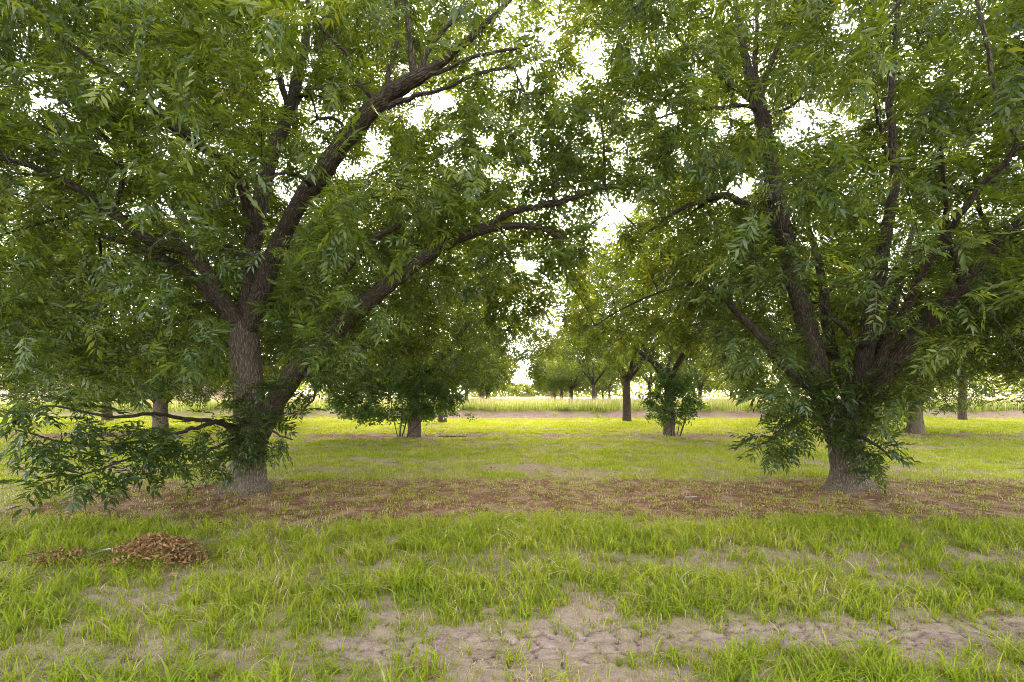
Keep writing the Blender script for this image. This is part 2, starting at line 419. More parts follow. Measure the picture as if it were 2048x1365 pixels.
# ------------------------------------------------------------------ pecan leaves
def leaf_template(pairs, hi, droop, seed):
    r = np.random.default_rng(seed)
    V, T, n = [], [], 0
    Lr = 0.34
    def rach(u): return np.array([Lr * u, 0, -droop * Lr * u * u])
    def leaflet(base, d, L, w, dr):
        nonlocal n
        d = d / np.linalg.norm(d); side = np.cross([0, 0, 1], d); side /= np.linalg.norm(side) + 1e-9
        up = np.cross(d, side)
        tw = r.normal(0, 0.35); side, up = side * math.cos(tw) + up * math.sin(tw), up * math.cos(tw) - side * math.sin(tw)
        fold = 0.25
        m = base + d * L * 0.42 - up * 0.0
        tip = base + d * L - up * L * dr
        l_ = m + side * w + up * w * fold; r_ = m - side * w + up * w * fold
        if hi:
            m2 = m - up * w * 0.12
            V.extend([base, l_, m2, r_, tip]); T.extend([[n, n + 2, n + 1], [n, n + 3, n + 2], [n + 1, n + 2, n + 4], [n + 2, n + 3, n + 4]]); n += 5
        else:
            V.extend([base, l_, r_, tip]); T.extend([[n, n + 3, n + 1], [n, n + 2, n + 3]]); n += 4
    for i in range(pairs):
        u = 0.28 + 0.68 * i / max(1, pairs - 1)
        for s in (-1, 1):
            ang = math.radians(68 - 22 * u + r.normal(0, 7))
            L = (0.095 + 0.055 * math.sin(u * 2.2)) * r.uniform(0.85, 1.15)
            d = np.array([math.cos(ang), s * math.sin(ang), -0.08 - 0.35 * r.random()])
            leaflet(rach(u + 0.02 * s), d, L, L * r.uniform(0.12, 0.155), r.uniform(0.05, 0.25))
    leaflet(rach(1.0), np.array([1, r.normal(0, 0.1), -0.5 * droop - 0.15]), 0.145, 0.02, 0.15)
    a, b = rach(0), rach(1.0); c = rach(0.55)
    if hi:
        o = np.array([0, 0.003, 0]); V.extend([a - o, a + o, c - o, c + o, b]); T.extend([[n, n + 1, n + 3], [n, n + 3, n + 2], [n + 2, n + 3, n + 4]]); n += 5
    return np.array(V), np.array(T)
HI = [leaf_template(5, True, d, 100 + i) for i, d in enumerate((0.1, 0.25, 0.4, 0.55, 0.3, 0.7))]
LO = [leaf_template(4, False, d, 200 + i) for i, d in enumerate((0.1, 0.25, 0.4, 0.55, 0.3, 0.7))]

def oval_template(seed):       # twig tip with six oval leaves, for the shrubs
    r = np.random.default_rng(seed); V, T = [], []
    for k in range(6):
        a = k * 2.4 + r.normal(0, 0.3); b = np.array([0.05 * k, 0, 0]); d = np.array([0.5, math.cos(a), math.sin(a) * 0.6 - 0.2]); d /= np.linalg.norm(d)
        L = r.uniform(0.07, 0.11); s = np.cross(d, [0.2, 0.3, 1]); s /= np.linalg.norm(s); n = len(V)
        m = b + d * L * 0.5
        V.extend([b, m + s * L * 0.3, m - s * L * 0.3, b + d * L]); T.extend([[n, n + 3, n + 1], [n, n + 2, n + 3]])
    return np.array(V), np.array(T)
OVAL = [oval_template(300 + i) for i in range(6)]

def unit(a): return a / (np.linalg.norm(a, axis=-1, keepdims=True) + 1e-9)

def frames(d, roll):
    up = np.zeros_like(d); up[:, 2] = 1; up = up + roll
    y = unit(np.cross(up, d)); z = np.cross(d, y)
    return np.stack([d, y, z], -1)            # columns

def leaves_mesh(name, pos, dirs, scale, tone, tmpl, templates, mat, roll):
    B = frames(dirs, roll)
    Vs, Ts, Tn, n = [], [], [], 0
    for k, (tv, tt) in enumerate(templates):
        s = np.where(tmpl == k)[0]
        if not len(s): continue
        v = np.einsum('nij,vj->nvi', B[s], tv) * scale[s][:, None, None] + pos[s][:, None, :]
        nv = len(tv)
        Vs.append(v.reshape(-1, 3)); Ts.append((tt[None] + (np.arange(len(s)) * nv)[:, None, None] + n).reshape(-1, 3))
        vl = 5 if templates is HI else 4
        nl = -(-nv // vl)
        Tn.append(np.clip((tone[s][:, None] + np.repeat(rng.normal(0, 0.17, (len(s), nl)), vl, axis=1)[:, :nv]).ravel(), 0, 1)); n += len(s) * nv
    return np.vstack(Vs), np.vstack(Ts), np.concatenate(Tn)

# ------------------------------------------------------------------ growing branches towards targets
def grow(skel, r_skel, targets, r0, r1, sag, tubes, sides, base, step=0.25, nmid=4, lmax=9.0):
    """attach each target to the nearest wood, outward; returns new node list and per-target (attach point, path)"""
    N = np.array(skel); paths = []
    RN = np.array(r_skel)
    d0 = np.array([np.min(np.linalg.norm(N - t, axis=1)) for t in targets])
    newN, newR = [N], [RN]
    allN = N; allR = RN; pend = []
    for k in np.argsort(d0):
        t = targets[k]
        rt = np.linalg.norm(t - base)
        c = np.linalg.norm(allN - t, axis=1) + 0.5 * np.maximum(0, np.linalg.norm(allN - base, axis=1) - rt) + 0.25 * np.maximum(0, allN[:, 2] - t[2])
        j = int(np.argmin(c)); a = allN[j]
        L = np.linalg.norm(t - a)
        if L < 0.05 or L > lmax: continue
        ctrl = (a + t) / 2 + np.array([0, 0, sag * L]) + rng.normal(0, 0.07 * L, 3)
        s = np.linspace(0, 1, nmid + 1)[:, None]
        P = (1 - s) ** 2 * a + 2 * s * (1 - s) * ctrl + s * s * t
        rs = min(r0 * (0.6 + 0.25 * L), allR[j] * 0.75)
        R = rs + (min(r1, rs) - rs) * s[:, 0]
        tubes.add(P, R, sides, seed=int(k % 7))
        paths.append(P)
        allN = np.vstack([allN, P[1:]]); allR = np.concatenate([allR, R[1:]])
    return allN, allR, paths

def twig_leaves(paths, per, spread_down, size, size_var=0.2):
    pos, dirs = [], []
    for P in paths:
        L = np.linalg.norm(P[-1] - P[0]); t = unit(P[-1] - P[0])
        k = max(4, int(per * rng.uniform(0.75, 1.25)))
        u = rng.uniform(0.3, 1.0, k); u[0] = 1.0
        idx = u * (len(P) - 1); i0 = np.minimum(idx.astype(int), len(P) - 2); f = (idx - i0)[:, None]
        p = P[i0] * (1 - f) + P[i0 + 1] * f
        a = rng.uniform(0, 6.283, k)
        e1 = unit(np.cross(t, [0.1, 0.2, 1.0])); e2 = np.cross(t, e1)
        rad = np.cos(a)[:, None] * e1 + np.sin(a)[:, None] * e2
        d = 0.55 * t + 0.9 * rad; d[:, 2] *= 0.75; d[:, 2] -= spread_down * rng.uniform(0.3, 1.4, k)
        d = unit(d + rng.normal(0, 0.15, (k, 3)))
        pos.append(p + rng.normal(0, 0.03, (k, 3))); dirs.append(d)
    pos = np.vstack(pos); dirs = np.vstack(dirs)
    return pos, dirs, size * rng.uniform(1 - size_var, 1 + size_var, len(pos))

def tones(pos, s=0, yellow=0.03):
    base = 0.25 + 0.5 * vnoise(pos[:, 0] * 0.9 + pos[:, 2] * 0.7 + s, pos[:, 1] * 0.9 + pos[:, 2] * 0.5, 7)
    t = base + rng.normal(0, 0.13, len(pos))
    t = np.clip(t, 0.0, 0.86)
    t[rng.random(len(pos)) < yellow] = rng.uniform(0.88, 1.0)
    return t

def seg_dist(px, py, line):
    """distance in px from points to a polyline, with the polyline's half width and depth there"""
    best = np.full(len(px), 1e9); hw = np.zeros(len(px)); dp = np.zeros(len(px))
    for (x0, y0, w0, D0), (x1, y1, w1, D1) in zip(line[:-1], line[1:]):
        dx, dy = x1 - x0, y1 - y0; t = np.clip(((px - x0) * dx + (py - y0) * dy) / (dx * dx + dy * dy + 1e-9), 0, 1)
        d = np.hypot(px - x0 - t * dx, py - y0 - t * dy); m = d < best
        best = np.where(m, d, best); hw = np.where(m, (w0 + (w1 - w0) * t) / 2, hw); dp = np.where(m, D0 + (D1 - D0) * t, dp)
    return best, hw, dp

# ------------------------------------------------------------------ the two front trees, measured limb by limb
# limbs: (px, py, width px, depth m)
A_TRUNK = [(497, 1000, 70, 8.4), (497, 930, 62, 8.4), (499, 880, 60, 8.4), (500, 835, 60, 8.42), (497, 760, 56, 8.45), (490, 690, 54, 8.48), (486, 645, 46, 8.5)]
A_LIMBS = [
    [(503, 905, 40, 8.4), (527, 850, 40, 8.35), (556, 798, 38, 8.3), (603, 727, 37, 8.2), (680, 650, 35, 8.05), (760, 585, 31, 7.9), (840, 520, 28, 7.8), (900, 485, 24, 7.7), (955, 463, 20, 7.6), (1020, 452, 13, 7.5), (1080, 457, 10, 7.4), (1135, 482, 6, 7.3)],
    [(488, 660, 40, 8.5), (446, 600, 28, 8.3), (415, 545, 25, 8.1), (372, 503, 23, 7.9), (297, 480, 22, 7.6), (225, 425, 20, 7.3), (150, 372, 17, 7.0), (70, 335, 12, 6.8), (-30, 310, 7, 6.6)],
    [(482, 655, 34, 8.52), (435, 612, 22, 8.6), (400, 567, 20, 8.7), (345, 528, 18, 8.8), (270, 490, 13, 9.0), (190, 470, 9, 9.2)],
    [(490, 660, 44, 8.5), (500, 580, 34, 8.7), (508, 480, 31, 8.8), (525, 380, 29, 8.9), (552, 290, 26, 9.0), (580, 220, 24, 9.1), (598, 145, 21, 9.2), (612, 70, 16, 9.3), (620, -20, 12, 9.4), (625, -160, 7, 9.4)],
    [(498, 655, 36, 8.45), (545, 520, 33, 8.1), (592, 420, 33, 7.8), (640, 355, 34, 7.5), (690, 280, 35, 7.2), (740, 225, 34, 7.0), (790, 182, 31, 6.8), (832, 158, 26, 6.6), (880, 125, 18, 6.5), (960, 60, 12, 6.3), (1040, -20, 8, 6.2)],
    [(507, 470, 26, 8.78), (490, 388, 22, 8.3), (471, 341, 22, 8.0), (422, 306, 21, 7.6), (380, 278, 20, 7.3), (352, 257, 18, 7.1), (274, 190, 14, 6.7), (200, 130, 10, 6.4), (100, 60, 6, 6.2)],
    [(486, 655, 34, 8.5), (520, 560, 24, 9.6), (560, 470, 20, 10.8), (600, 400, 14, 12.0), (650, 330, 8, 13.0)],
    [(486, 655, 34, 8.5), (430, 590, 22, 9.6), (390, 480, 18, 10.8), (330, 390, 12, 12.0)],
]
A_SUB = [
    [(955, 463, 15, 7.6), (1020, 427, 14, 7.5), (1110, 407, 13, 7.4), (1180, 384, 11, 7.3), (1235, 370, 8, 7.2), (1290, 372, 5, 7.1)],
    [(690, 545, 12, 8.2), (722, 505, 15, 8.1), (760, 470, 14, 8.0), (800, 452, 9, 7.9)],
    [(228, 422, 11, 7.3), (240, 380, 9, 7.2), (246, 345, 9, 7.1), (225, 290, 8, 7.0), (170, 240, 7, 6.9), (85, 170, 5, 6.8)],
    [(225, 290, 7, 7.0), (236, 262, 6, 7.0), (214, 190, 5, 6.9)],
    [(748, 196, 12, 6.95), (703, 150, 9, 6.8), (692, 105, 8, 6.7), (650, 65, 8, 6.6), (615, 5, 7, 6.5), (605, -60, 5, 6.5)],
    [(775, 215, 12, 6.9), (830, 192, 9, 6.7), (885, 178, 8, 6.5), (960, 147, 7, 6.4), (1040, 130, 5, 6.3)],
    [(832, 158, 18, 6.6), (822, 110, 12, 6.6), (815, 50, 9, 6.5), (800, -40, 6, 6.5)],
    [(838, 155, 16, 6.6), (862, 90, 10, 6.5), (925, 20, 8, 6.4), (960, -50, 6, 6.3)],
    [(770, 195, 12, 6.85), (780, 140, 9, 6.9), (795, 70, 8, 7.0), (790, -30, 6, 7.0)],
    [(840, 158, 10, 6.6), (900, 135, 8, 6.4), (960, 110, 7, 6.3), (1060, 90, 5, 6.2)],
    [(580, 225, 13, 9.1), (540, 112, 11, 9.0), (490, 102, 12, 8.9), (470, 85, 9, 8.8), (440, 30, 6, 8.7)],
    [(694, 268, 10, 7.2), (680, 245, 8, 7.1), (650, 235, 6, 7.0), (620, 250, 4, 6.9)],
    [(470, 340, 14, 8.0), (462, 375, 16, 8.05), (465, 395, 13, 8.1)],
]
A_LOW = [   # thin low branches on the left with the leaves that hang in front of the grass
    [(472, 858, 14, 8.2), (430, 845, 10, 7.5), (370, 838, 8, 6.7), (300, 828, 7, 6.0), (215, 835, 6, 5.5), (110, 812, 4, 5.2), (10, 830, 3, 5.0)],
    [(445, 842, 9, 7.7), (370, 862, 7, 6.6), (320, 876, 6, 6.0), (250, 888, 5, 5.5), (150, 890, 4, 5.2), (30, 860, 3, 5.0)],
    [(330, 874, 6, 6.1), (310, 900, 5, 5.8), (240, 925, 4, 5.4), (130, 960, 3, 5.1)],
    [(470, 875, 8, 8.2), (445, 890, 6, 7.8), (400, 915, 5, 7.4), (380, 935, 3, 7.2)],
    [(485, 845, 8, 8.1), (520, 850, 6, 7.8), (560, 870, 4, 7.5), (585, 880, 3, 7.4)],
    [(603, 740, 9, 8.1), (630, 770, 6, 7.9), (625, 800, 4, 7.7), (600, 830, 3, 7.6)],
]
A_HANG = [(95, 965, 5.0), (150, 950, 5.1), (215, 935, 5.3), (300, 915, 5.6), (335, 900, 5.9), (110, 905, 5.1), (40, 890, 4.9), (70, 830, 5.0),
          (160, 840, 5.2), (230, 850, 5.4), (290, 850, 5.7), (180, 895, 5.3), (255, 905, 5.4), (120, 860, 5.0), (330, 850, 6.0), (60, 800, 4.9), (140, 800, 5.2), (200, 955, 5.2), (262, 945, 5.4), (318, 930, 5.7), (180, 925, 5.2), (285, 885, 5.6), (225, 880, 5.4), (345, 880, 6.2),
          (400, 930, 7.2), (435, 935, 7.5), (375, 905, 7.2), (440, 890, 7.6), (400, 880, 7.1), (465, 870, 7.9), (490, 840, 7.9), (520, 830, 7.7), (510, 880, 7.8), (560, 880, 7.5), (545, 850, 7.6), (480, 905, 7.9), (450, 830, 7.7),
          (600, 820, 7.6), (620, 790, 7.7), (640, 755, 7.8), (580, 780, 7.7), (655, 725, 7.8), (530, 770, 7.9), (470, 780, 8.0), (500, 860, 7.8), (530, 860, 7.7), (470, 890, 7.9), (500, 820, 7.9), (545, 830, 7.7), (455, 860, 7.8), (520, 895, 7.8), (445, 910, 7.6), (500, 800, 8.0), (560, 760, 7.9)]

B_TRUNK = [(1694, 992, 66, 8.45), (1695, 940, 60, 8.45), (1692, 895, 60, 8.45), (1694, 850, 52, 8.48), (1706, 800, 40, 8.5)]
B_LIMBS = [
    [(1690, 905, 40, 8.45), (1666, 862, 34, 8.4), (1652, 800, 36, 8.4), (1641, 750, 36, 8.4), (1624, 690, 36, 8.4), (1604, 620, 34, 8.4), (1584, 540, 34, 8.4), (1562, 450, 34, 8.4), (1545, 360, 33, 8.4), (1533, 285, 32, 8.4), (1518, 210, 30, 8.4), (1500, 150, 18, 8.4), (1480, 60, 12, 8.4), (1460, -60, 8, 8.4)],
    [(1704, 830, 40, 8.5), (1720, 770, 32, 8.5), (1734, 680, 30, 8.5), (1745, 600, 28, 8.4), (1760, 530, 25, 8.3), (1775, 450, 22, 8.2), (1790, 340, 18, 8.0), (1780, 220, 14, 7.8), (1790, 100, 10, 7.6), (1800, -60, 7, 7.5)],
    [(1700, 890, 44, 8.45), (1722, 845, 36, 8.4), (1748, 795, 34, 8.2), (1790, 720, 33, 8.0), (1830, 672, 32, 7.8), (1867, 632, 29, 7.6), (1925, 570, 23, 7.3), (1995, 490, 18, 7.0), (2060, 420, 14, 6.8), (2150, 340, 9, 6.6)],
    [(1672, 860, 26, 8.42), (1640, 800, 22, 8.4), (1605, 765, 20, 8.3), (1560, 722, 19, 8.2), (1536, 692, 17, 8.1), (1480, 630, 13, 8.0), (1435, 590, 11, 7.9), (1380, 560, 7, 7.8)],
    [(1738, 690, 16, 8.5), (1712, 685, 14, 8.3), (1688, 655, 12, 8.1), (1668, 640, 9, 8.0), (1640, 600, 6, 7.9)],
    [(1712, 800, 26, 8.5), (1760, 700, 20, 9.6), (1800, 560, 15, 11.0), (1830, 440, 9, 12.2)],
    [(1705, 810, 26, 8.5), (1660, 680, 20, 9.6), (1640, 540, 15, 11.0), (1610, 430, 9, 12.2)],
    [(1716, 820, 22, 8.45), (1770, 700, 17, 7.6), (1850, 540, 14, 6.6), (1940, 400, 12, 5.8), (2030, 300, 11, 5.3), (2028, 258, 10, 5.2), (1995, 225, 9, 5.15), (1985, 130, 8, 5.1), (1965, 50, 7, 5.0), (1940, -40, 5, 5.0)],
]
B_SUB = [
    [(1558, 435, 16, 8.4), (1505, 415, 14, 8.3), (1455, 394, 15, 8.2), (1405, 400, 11, 8.1), (1340, 430, 7, 8.0), (1290, 470, 4, 7.9)],
    [(1522, 230, 12, 8.4), (1495, 212, 8, 8.3), (1440, 215, 7, 8.2), (1370, 222, 5, 8.1), (1300, 240, 4, 8.0)],
    [(1518, 215, 14, 8.4), (1540, 130, 10, 8.3), (1580, 40, 8, 8.2), (1600, -50, 5, 8.1)],
    [(1515, 205, 14, 8.4), (1510, 120, 9, 8.5), (1515, 20, 7, 8.6), (1510, -60, 5, 8.7)],
    [(1535, 240, 10, 8.4), (1560, 225, 7, 8.3), (1600, 200, 5, 8.2), (1650, 160, 4, 8.1)],
    [(1512, 210, 9, 8.4), (1460, 170, 7, 8.2), (1400, 120, 6, 8.0), (1340, 60, 4, 7.9)],
    [(1785, 320, 10, 7.95), (1770, 300, 8, 7.6), (1755, 230, 7, 7.2), (1748, 150, 6, 7.0), (1740, 60, 5, 6.9)],
    [(1925, 570, 12, 7.3), (1900, 480, 9, 6.8), (1890, 380, 7, 6.3), (1880, 280, 5, 6.0)],
    [(1995, 490, 11, 7.0), (1960, 420, 8, 6.8), (1950, 340, 6, 6.6)],
]
B_LOW = [
    [(1655, 830, 12, 8.4), (1610, 835, 9, 8.0), (1570, 855, 7, 7.6), (1540, 880, 4, 7.4), (1515, 895, 3, 7.3)],
    [(1700, 870, 10, 8.2), (1735, 880, 7, 7.9), (1765, 900, 5, 7.7), (1785, 920, 3, 7.6)],
    [(1740, 810, 10, 8.2), (1760, 830, 7, 7.8), (1775, 850, 4, 7.6)],
    [(1700, 850, 9, 8.2), (1690, 800, 7, 7.95), (1700, 750, 5, 7.9), (1690, 720, 3, 7.9)],
    [(1650, 800, 9, 8.25), (1610, 770, 6, 7.9), (1600, 740, 4, 7.85)],
]
B_HANG = [(1515, 885, 7.3), (1540, 900, 7.3), (1565, 895, 7.4), (1590, 890, 7.5), (1555, 870, 7.4), (1530, 870, 7.3), (1600, 865, 7.6), (1580, 850, 7.6), (1610, 840, 7.7),
          (1785, 920, 7.6), (1760, 935, 7.6), (1740, 940, 7.7), (1750, 905, 7.7), (1775, 895, 7.6), (1730, 890, 7.8), (1715, 870, 7.9), (1700, 850, 7.9), (1680, 830, 7.9), (1660, 810, 7.9), (1690, 800, 7.9),
          (1640, 840, 7.9), (1725, 840, 7.9), (1750, 860, 7.8), (1770, 850, 7.6), (1630, 810, 7.9), (1670, 850, 8.0), (1710, 810, 7.9), (1740, 800, 7.8), (1690, 870, 8.0), (1650, 790, 7.9), (1620, 780, 7.9), (1680, 770, 7.9), (1600, 800, 7.8), (1660, 870, 7.9), (1720, 905, 7.8), (1705, 835, 7.7), (1735, 820, 7.6), (1665, 790, 7.7), (1700, 760, 7.8), (1645, 770, 7.8), (1735, 760, 7.8), (1610, 740, 7.8), (1580, 790, 7.7), (1560, 820, 7.6), (1660, 740, 7.9), (1690, 720, 7.9), (1760, 790, 7.7), (1790, 800, 7.6), (1785, 760, 7.7)]

GAPS = [(757, 283, 26, 40), (692, 335, 26, 20), (880, 195, 38, 22), (838, 232, 22, 18), (1190, 112, 26, 48), (1152, 165, 20, 22), (985, 345, 26, 16), (972, 275, 18, 16),
        (1208, 462, 30, 46), (1270, 418, 48, 22), (1190, 520, 18, 20), (252, 335, 20, 30), (80, 205, 32, 20), (213, 290, 14, 22), (18, 455, 18, 34), (548, 90, 10, 14), (470, 205, 18, 12), (555, 330, 12, 30),
        (1592, 226, 22, 26), (1640, 215, 12, 16), (1578, 262, 14, 20), (1478, 362, 34, 22), (1440, 250, 18, 22), (1335, 228, 24, 24), (1360, 300, 24, 18), (1690, 58, 26, 22), (1685, 8, 30, 14),
        (1975, 260, 30, 18), (1945, 292, 18, 10), (2035, 60, 14, 20), (1410, 20, 14, 18), (1270, 215, 16, 18), (1085, 690, 60, 60), (1240, 330, 14, 14), (1300, 330, 16, 12),
        (640, 190, 10, 12), (730, 330, 14, 26), (160, 205, 14, 10), (1050, 525, 30, 16), (940, 560, 20, 14), (1230, 395, 20, 14)]
A_FLOOR = ([-400, 0, 330, 345, 440, 520, 560, 640, 680, 760, 900, 1000, 1100, 1240, 1300, 1600], [790, 800, 800, 770, 700, 640, 690, 760, 730, 650, 590, 560, 530, 500, 440, 300])
B_FLOOR = ([800, 1130, 1200, 1300, 1400, 1480, 1560, 1640, 1760, 1850, 1920, 2048, 2500], [250, 330, 450, 540, 620, 760, 840, 850, 850, 770, 720, 740, 740])

def front_tree(name, label, trunk, limbs, sub, low, hang, floor, cx, cy, rad, seed, n_hang, mound):
    global rng
    rng = np.random.default_rng(seed)
    base = W(trunk[0][0], trunk[0][1], trunk[0][3])
    root = thing(name, label, 'tree', (base[0], base[1], float(gz(base[0], base[1]))), 'pecan trees of the nearest row')
    off = -np.array(root.location)
    def conv(l):
        P = np.array([W(x, y, D) for x, y, w, D in l]); R = np.array([w / 2 * D / FPX for x, y, w, D in l]); return P, R
    nodes, nr = [], []
    P, R = conv(trunk); P[0][2] = root.location[2] - 0.25
    P, R = catmull(P, R, 0.045)
    v, q, c, b = tube(P, R, 40, lump=0.17, flare=0.75, seed=seed % 9)
    L = P[:, 2] - root.location[2]
    obj('trunk', mesh_np('trunk', v + off, [q, c], M_TRUNK, {'bark': ('FLOAT_VECTOR', b)}, smooth=True), root)
    nodes.append(P[len(P) // 3::3]); nr.append(R[len(P) // 3::3])
    for i, l in enumerate(limbs):
        P, R = conv(l); P, R = catmull(P, R, 0.09)
        P[2:-1] += rng.normal(0, 0.008, (len(P) - 3, 3))
        v, q, c, b = tube(P, R, 18, lump=0.18, seed=i)
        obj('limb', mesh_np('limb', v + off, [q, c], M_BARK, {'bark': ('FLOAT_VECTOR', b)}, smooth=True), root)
        nodes.append(P[6::2]); nr.append(R[6::2])
    for i, l in enumerate(sub + low):
        P, R = conv(l); P, R = catmull(P, R, 0.09)
        P[1:-1] += rng.normal(0, 0.008, (len(P) - 2, 3))
        v, q, c, b = tube(P, R, 10, lump=0.15, seed=i + 3)
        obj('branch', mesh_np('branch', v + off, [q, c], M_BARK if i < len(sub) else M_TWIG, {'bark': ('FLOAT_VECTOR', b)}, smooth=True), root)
        if i < len(sub): nodes.append(P[2::2]); nr.append(R[2::2])
    lownodes = [catmull(*conv(l), 0.12) for l in low]
    nodes = np.vstack(nodes); nr = np.concatenate(nr)
    cen = np.array([cx, cy, 5.6]); rad = np.array(rad)
    def sample(n, lo):
        out = []
        while len(out) < n:
            d = unit(rng.normal(size=3)); r = lo + (1 - lo) * rng.random() ** 0.55
            bump = 0.85 + 0.35 * vnoise(d[0] * 2.3 + 9 + seed, d[1] * 2.3 + d[2] * 2 + 9, 3)
            p = cen + rad * d * r * bump
            if p[1] < 3.5 or p[2] < 1.3: continue
            px, py = proj(p[None]); px, py = px[0], py[0]
            if p[1] < 9.3 and py > np.interp(px, *floor) + 5: continue
            if p[1] >= 9.3 and p[2] < 2.4: continue
            if (py < -120 or px < -250 or px > 2300) and rng.random() < 0.68: continue
            out.append(p)
        return np.array(out)
    tb = Tubes()
    N, RN, _ = grow(nodes, nr, sample(110, 0.35), 0.03, 0.010, 0.08, tb, 6, base, nmid=6)
    N, RN, p2 = grow(N, RN, sample(500, 0.3), 0.011, 0.005, 0.05, tb, 4, base, nmid=4, lmax=1.9)
    N, RN, p3 = grow(N, RN, sample(3300, 0.25), 0.006, 0.002, 0.04, tb, 3, base, nmid=3, lmax=1.1)
    ln = np.vstack([p for p, r in lownodes]); lr = np.concatenate([r for p, r in lownodes])
    ht = np.array([W(*h) for h in hang])
    _, _, p4 = grow(ln, lr, ht, 0.006, 0.002, 0.03, tb, 3, base, nmid=4)
    extra = np.vstack([ht + rng.normal(0, 0.12, ht.shape) for _ in range(1)])
    pos, dirs, sc = twig_leaves(p3 + p2[::2], 11.5, 0.20, 0.73, 0.3)
    hp, hd, hsc = twig_leaves(p4, 10, 0.28, 0.78, 0.28)
    # keep the photograph's sky gaps and the bare runs of limb free of leaves
    def keep(pos, dirs, sc, hanging=False):
        c = pos + dirs * 0.2 * sc[:, None]
        px, py = proj(c); k = c[:, 1] > 3.3
        k &= rng.random(len(c)) > 0.6 * (sst(0.55, 0.75, vnoise(c[:, 0] * 1.1 + c[:, 1] * 0.4 + seed, c[:, 2] * 1.1 + c[:, 1] * 0.3, 13)) if not hanging else 0)
        if not hanging:      # the meeting edge of the two crowns is thin
            thin = sst(1100, 1230, px) * (1 - sst(1420, 1640, px)) * (1 - sst(520, 640, py))
            k &= rng.random(len(c)) > thin * (0.08 + 0.42 * sst(0.4, 0.6, vnoise(c[:, 0] * 1.6 + seed, c[:, 2] * 1.6 + c[:, 1], 19)))
        for gx, gy, rx, ry in GAPS:
            q = ((px - gx) / (rx + 3)) ** 2 + ((py - gy) / (ry + 3)) ** 2
            k &= ~((q < 1) & (rng.random(len(c)) < 0.94))
        if not hanging:
            fl = np.interp(px, *floor)
            k &= ~((c[:, 1] < 9.3) & (py > fl + 25 * rng.random(len(c))))
        for l in [trunk] + limbs + sub:
            d, hw, dp = seg_dist(px, py, l)
            w = np.array([a[2] for a in l]).max()
            if w < 9: continue
            k &= ~((d < hw + 13) & (c[:, 1] < dp + 0.1) & (rng.random(len(c)) < (0.80 if not hanging else 0.08)))
        return k
    k = keep(pos, dirs, sc); pos, dirs, sc = pos[k], dirs[k], sc[k]
    k = keep(hp, hd, hsc, True); hp, hd, hsc = hp[k], hd[k], hsc[k]
    obj('twigs', None, None) if False else None
    tm = tb.mesh('twigs', M_TWIG); 
    co = np.empty(len(tm.vertices) * 3, np.float32); tm.vertices.foreach_get('co', co)
    tm.vertices.foreach_set('co', (co.reshape(-1, 3) + off).astype(np.float32).ravel()); tm.update()
    obj('twigs', tm, root, kind='stuff')
    px, py = proj(pos)
    near = (pos[:, 1] < 8.3) & (px > -60) & (px < 2110) & (py > -60)
    t = tones(pos, seed)
    tmpl = rng.integers(0, 6, len(pos)); roll = rng.normal(0, 0.35, (len(pos), 3))
    Va, Ta, Na = leaves_mesh('c', pos[near], dirs[near], sc[near], t[near], tmpl[near], HI, M_LEAF, roll[near])
    Vb, Tb, Nb = leaves_mesh('c', pos[~near], dirs[~near], sc[~near] * 1.2, t[~near], tmpl[~near], LO, M_LEAF, roll[~near])
    me = mesh_np('crown', np.vstack([Va, Vb]) + off, np.vstack([Ta, Tb + len(Va)]), M_LEAF, {'tone': ('FLOAT', np.concatenate([Na, Nb]))})
    obj('crown', me, root, kind='stuff')
    print(name, 'leaves', len(pos), 'near', near.sum(), 'tris', len(Ta) + len(Tb), 'hang', len(hp))
    # the hanging leaves one can tell apart: one object each
    if len(hp) > n_hang:
        s = rng.choice(len(hp), n_hang, replace=False); rest = np.setdiff1d(np.arange(len(hp)), s)
    else:
        s = np.arange(len(hp)); rest = np.array([], int)
    tmpl = rng.integers(0, 6, len(hp)); roll = rng.normal(0, 0.3, (len(hp), 3))
    B = frames(hd, roll)
    for i in s:
        o = bpy.data.objects.new('leaf', LEAF_ME[tmpl[i]][int(rng.integers(0, 3))])
        M = np.eye(4); M[:3, :3] = B[i] * hsc[i]; M[:3, 3] = hp[i] + off
        o.parent = root; o.matrix_local = Matrix(M.tolist()); col.objects.link(o)
    if len(rest):
        Va, Ta, Na = leaves_mesh('c', hp[rest], hd[rest], hsc[rest], rng.uniform(0.1, 0.6, len(rest)), tmpl[rest], HI, M_LEAF, roll[rest])
        obj('leaf_spray', mesh_np('leaf_spray', Va + off, Ta, M_LEAF, {'tone': ('FLOAT', Na)}), root, kind='stuff')
    return root

LEAF_ME = [[mesh_np('leaf', v, f, M_LEAF, {'tone': ('FLOAT', np.full(len(v), tn))}) for tn in (0.12, 0.32, 0.5)] for v, f in HI]

front_tree('pecan_tree', 'large pecan tree at left with a long limb reaching right and low branches hanging left', A_TRUNK, A_LIMBS, A_SUB, A_LOW, A_HANG, A_FLOOR,
           -4.0, 8.0, (6.5, 4.6, 4.9), 11, 280, 0)
front_tree('pecan_tree', 'large pecan tree at right whose limbs fan out from a short leaf-wrapped trunk', B_TRUNK, B_LIMBS, B_SUB, B_LOW, B_HANG, B_FLOOR,
           6.0, 8.0, (6.5, 4.6, 4.9), 23, 240, 0)

